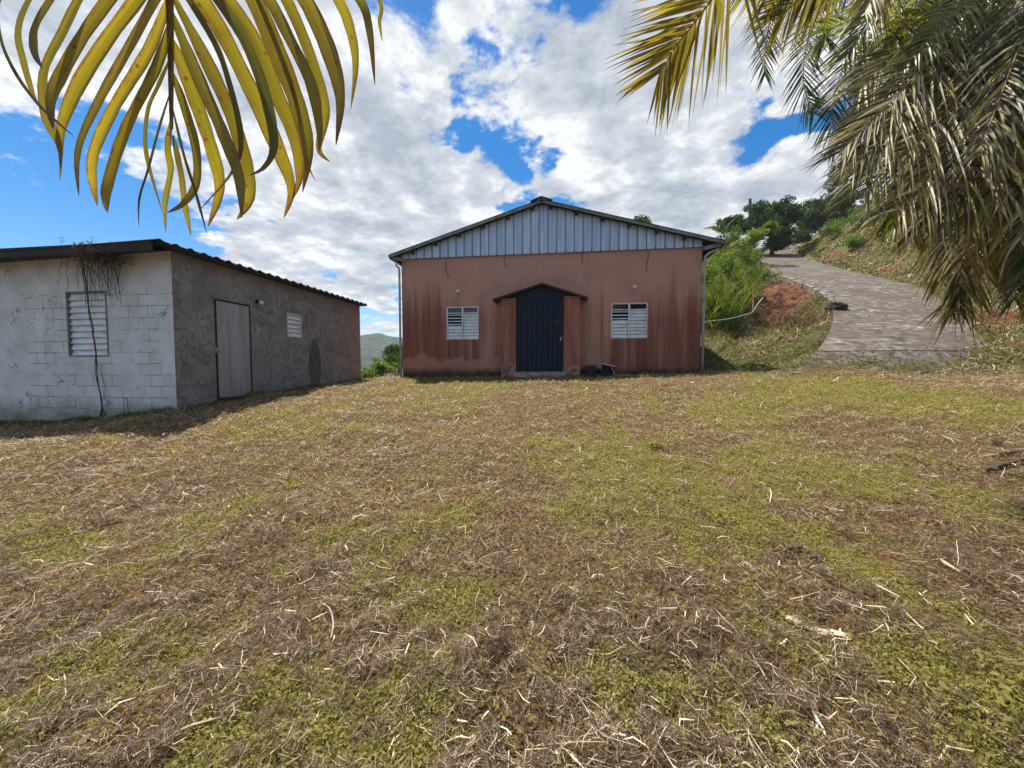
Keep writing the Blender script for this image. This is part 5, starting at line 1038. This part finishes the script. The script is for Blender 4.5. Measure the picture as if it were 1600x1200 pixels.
def debris():
    def gp(px, py, up=.015): p = px_ground(px, py); p.z = gz(p.x, p.y) + up; return p
    def lay(name, pts, r, mat, lab, cat_, grp=None):
        P = [gp(a, b, .02) for a, b in pts]; m = MB(); Q_ = [cat(P, i / 14) for i in range(15)]; m.tube([q + Vector((0, 0, random.uniform(0, .006))) for q in Q_], [r * (1 - .4 * abs(i - 7) / 7) for i in range(15)], 6); o = m.build(name, M[mat], None, True); tag(o, lab, cat_, grp)
    lay('stem', [(503, 948), (516, 962), (521, 985), (517, 1005)], .006, 'pale_stick', 'curved bleached stem lying in the grass left of centre', 'stem')
    lay('stem', [(400, 1125), (300, 1150), (230, 1185)], .006, 'pale_stick', 'long pale stem lying among the weeds at the bottom left', 'stem')
    lay('stem', [(88, 1130), (98, 1110), (108, 1090)], .006, 'pale_stick', 'short bleached stem near the left bottom corner', 'stem')
    lay('stem', [(482, 1090), (488, 1115), (494, 1142)], .006, 'pale_stick', 'straight bleached stem right of the weeds at the bottom', 'stem')
    lay('stem', [(1468, 880), (1480, 888), (1500, 900)], .012, 'pale_stick', 'bleached leaf stalk on the grass at the right', 'stem')
    lay('stem', [(1275, 1125), (1277, 1150)], .006, 'pale_stick', 'bleached stem standing out below the bark piece', 'stem')
    lay('branch', [(1208, 868), (1230, 863), (1254, 861)], .016, 'stick', 'dark rotten branch piece in the grass right of centre', 'branch')
    lay('branch', [(1540, 742), (1570, 735), (1600, 722)], .02, 'stick', 'long dark branch lying at the right edge', 'branch')
    lay('branch', [(1545, 715), (1575, 712), (1600, 708)], .018, 'stick', 'dark branch lying furthest back at the right edge', 'branch')
    lay('branch', [(1268, 878), (1278, 876), (1282, 884)], .022, 'stick', 'stubby dark wood lump beside the rotten branch', 'branch')
    for px, py, lab in ((785, 1015, 'dark dead grass tuft standing in the near lawn'), (770, 1040, 'smaller dark dead tuft in front of the standing one'), (1560, 700, 'dark twiggy tuft by the branches at the right edge')):
        c = gp(px, py, 0); m = MB()
        for k in range(60):
            a = random.uniform(0, 6.28); sp = random.uniform(.1, .7); p = c + Vector((random.gauss(0, .02), random.gauss(0, .02), 0)); q = p + Vector((math.cos(a) * sp, math.sin(a) * sp, 1)).normalized() * random.uniform(.04, .12); m.tube([p, p.lerp(q, .5) + Vector((0, 0, .01)), q], [.0015, .0012, .0005], 3, cap=False)
        o = m.build('dead_tuft', M['rust'], None); tag(o, lab, 'weed')
    c = gp(1275, 990, .02); m = MB(); rows = []
    for i in range(10):
        q = c + Vector((-.14 + i * .028, .06 - i * .015, .012 * math.sin(i))); w = .022 * math.sin((i + 1) / 11 * math.pi) + .006; rows.append([q + Vector((w * .4, w, 0)), q + Vector((0, 0, .012)), q - Vector((w * .4, w, 0))])
    m.grid(rows); o = m.build('bark_piece', M['pale_stick'], None); tag(o, 'flat tan bark piece lying in the lower right grass', 'bark')
    for i, (px, py, lab) in enumerate([(1125, 818, 'bright green weed tuft beside the pale patch right of centre'), (1022, 700, 'small bright weed tuft in the mid lawn'), (1155, 705, 'small weed tuft to the right in the mid lawn'), (457, 760, 'small bright weed tuft in the left mid lawn'), (1580, 1075, 'big bright weed clump at the lower right corner')]):
        c = gp(px, py, 0); rs = np.random.RandomState(200 + i); r = .05 + .012 * c.y + (.15 if i == 4 else 0); k = 160 if i < 4 else 700
        p = np.stack([c.x + rs.normal(0, r * .6, k), c.y + rs.normal(0, r * .6, k), c.z + rs.uniform(0, .05, k)], 1); v, f, uv = leaf_quads(p, .032 + .002 * c.y, rs, .5, -.5)
        o = np_mesh('weed_tuft', v, f, M['weed'], None, uv, np.repeat(rs.uniform(.5, 1, k), 4)); tag(o, lab, 'weed', 'weed tufts in the lawn')
debris()

# ------------------------------------------------------------------ air
def haze():
    V = np.empty(len(ground.data.vertices) * 3); ground.data.vertices.foreach_get('co', V); zmin = V[2::3].min()
    m = bpy.data.materials.new('haze'); m.use_nodes = True; nt = m.node_tree; nt.nodes.clear(); o = nt.nodes.new('ShaderNodeOutputMaterial'); p = nt.nodes.new('ShaderNodeVolumePrincipled')
    p.inputs['Color'].default_value = (.80, .88, 1.0, 1); p.inputs['Density'].default_value = .0004; p.inputs['Anisotropy'].default_value = .3; nt.links.new(p.outputs[0], o.inputs['Volume'])
    b = MB(); b.box((-1900, -1900, zmin - 1), (1900, 1900, max(V[2::3].max(), 45) + 2)); tag(b.build('haze', m), kind='stuff')
    S.cycles.volume_bounces = 0
haze()
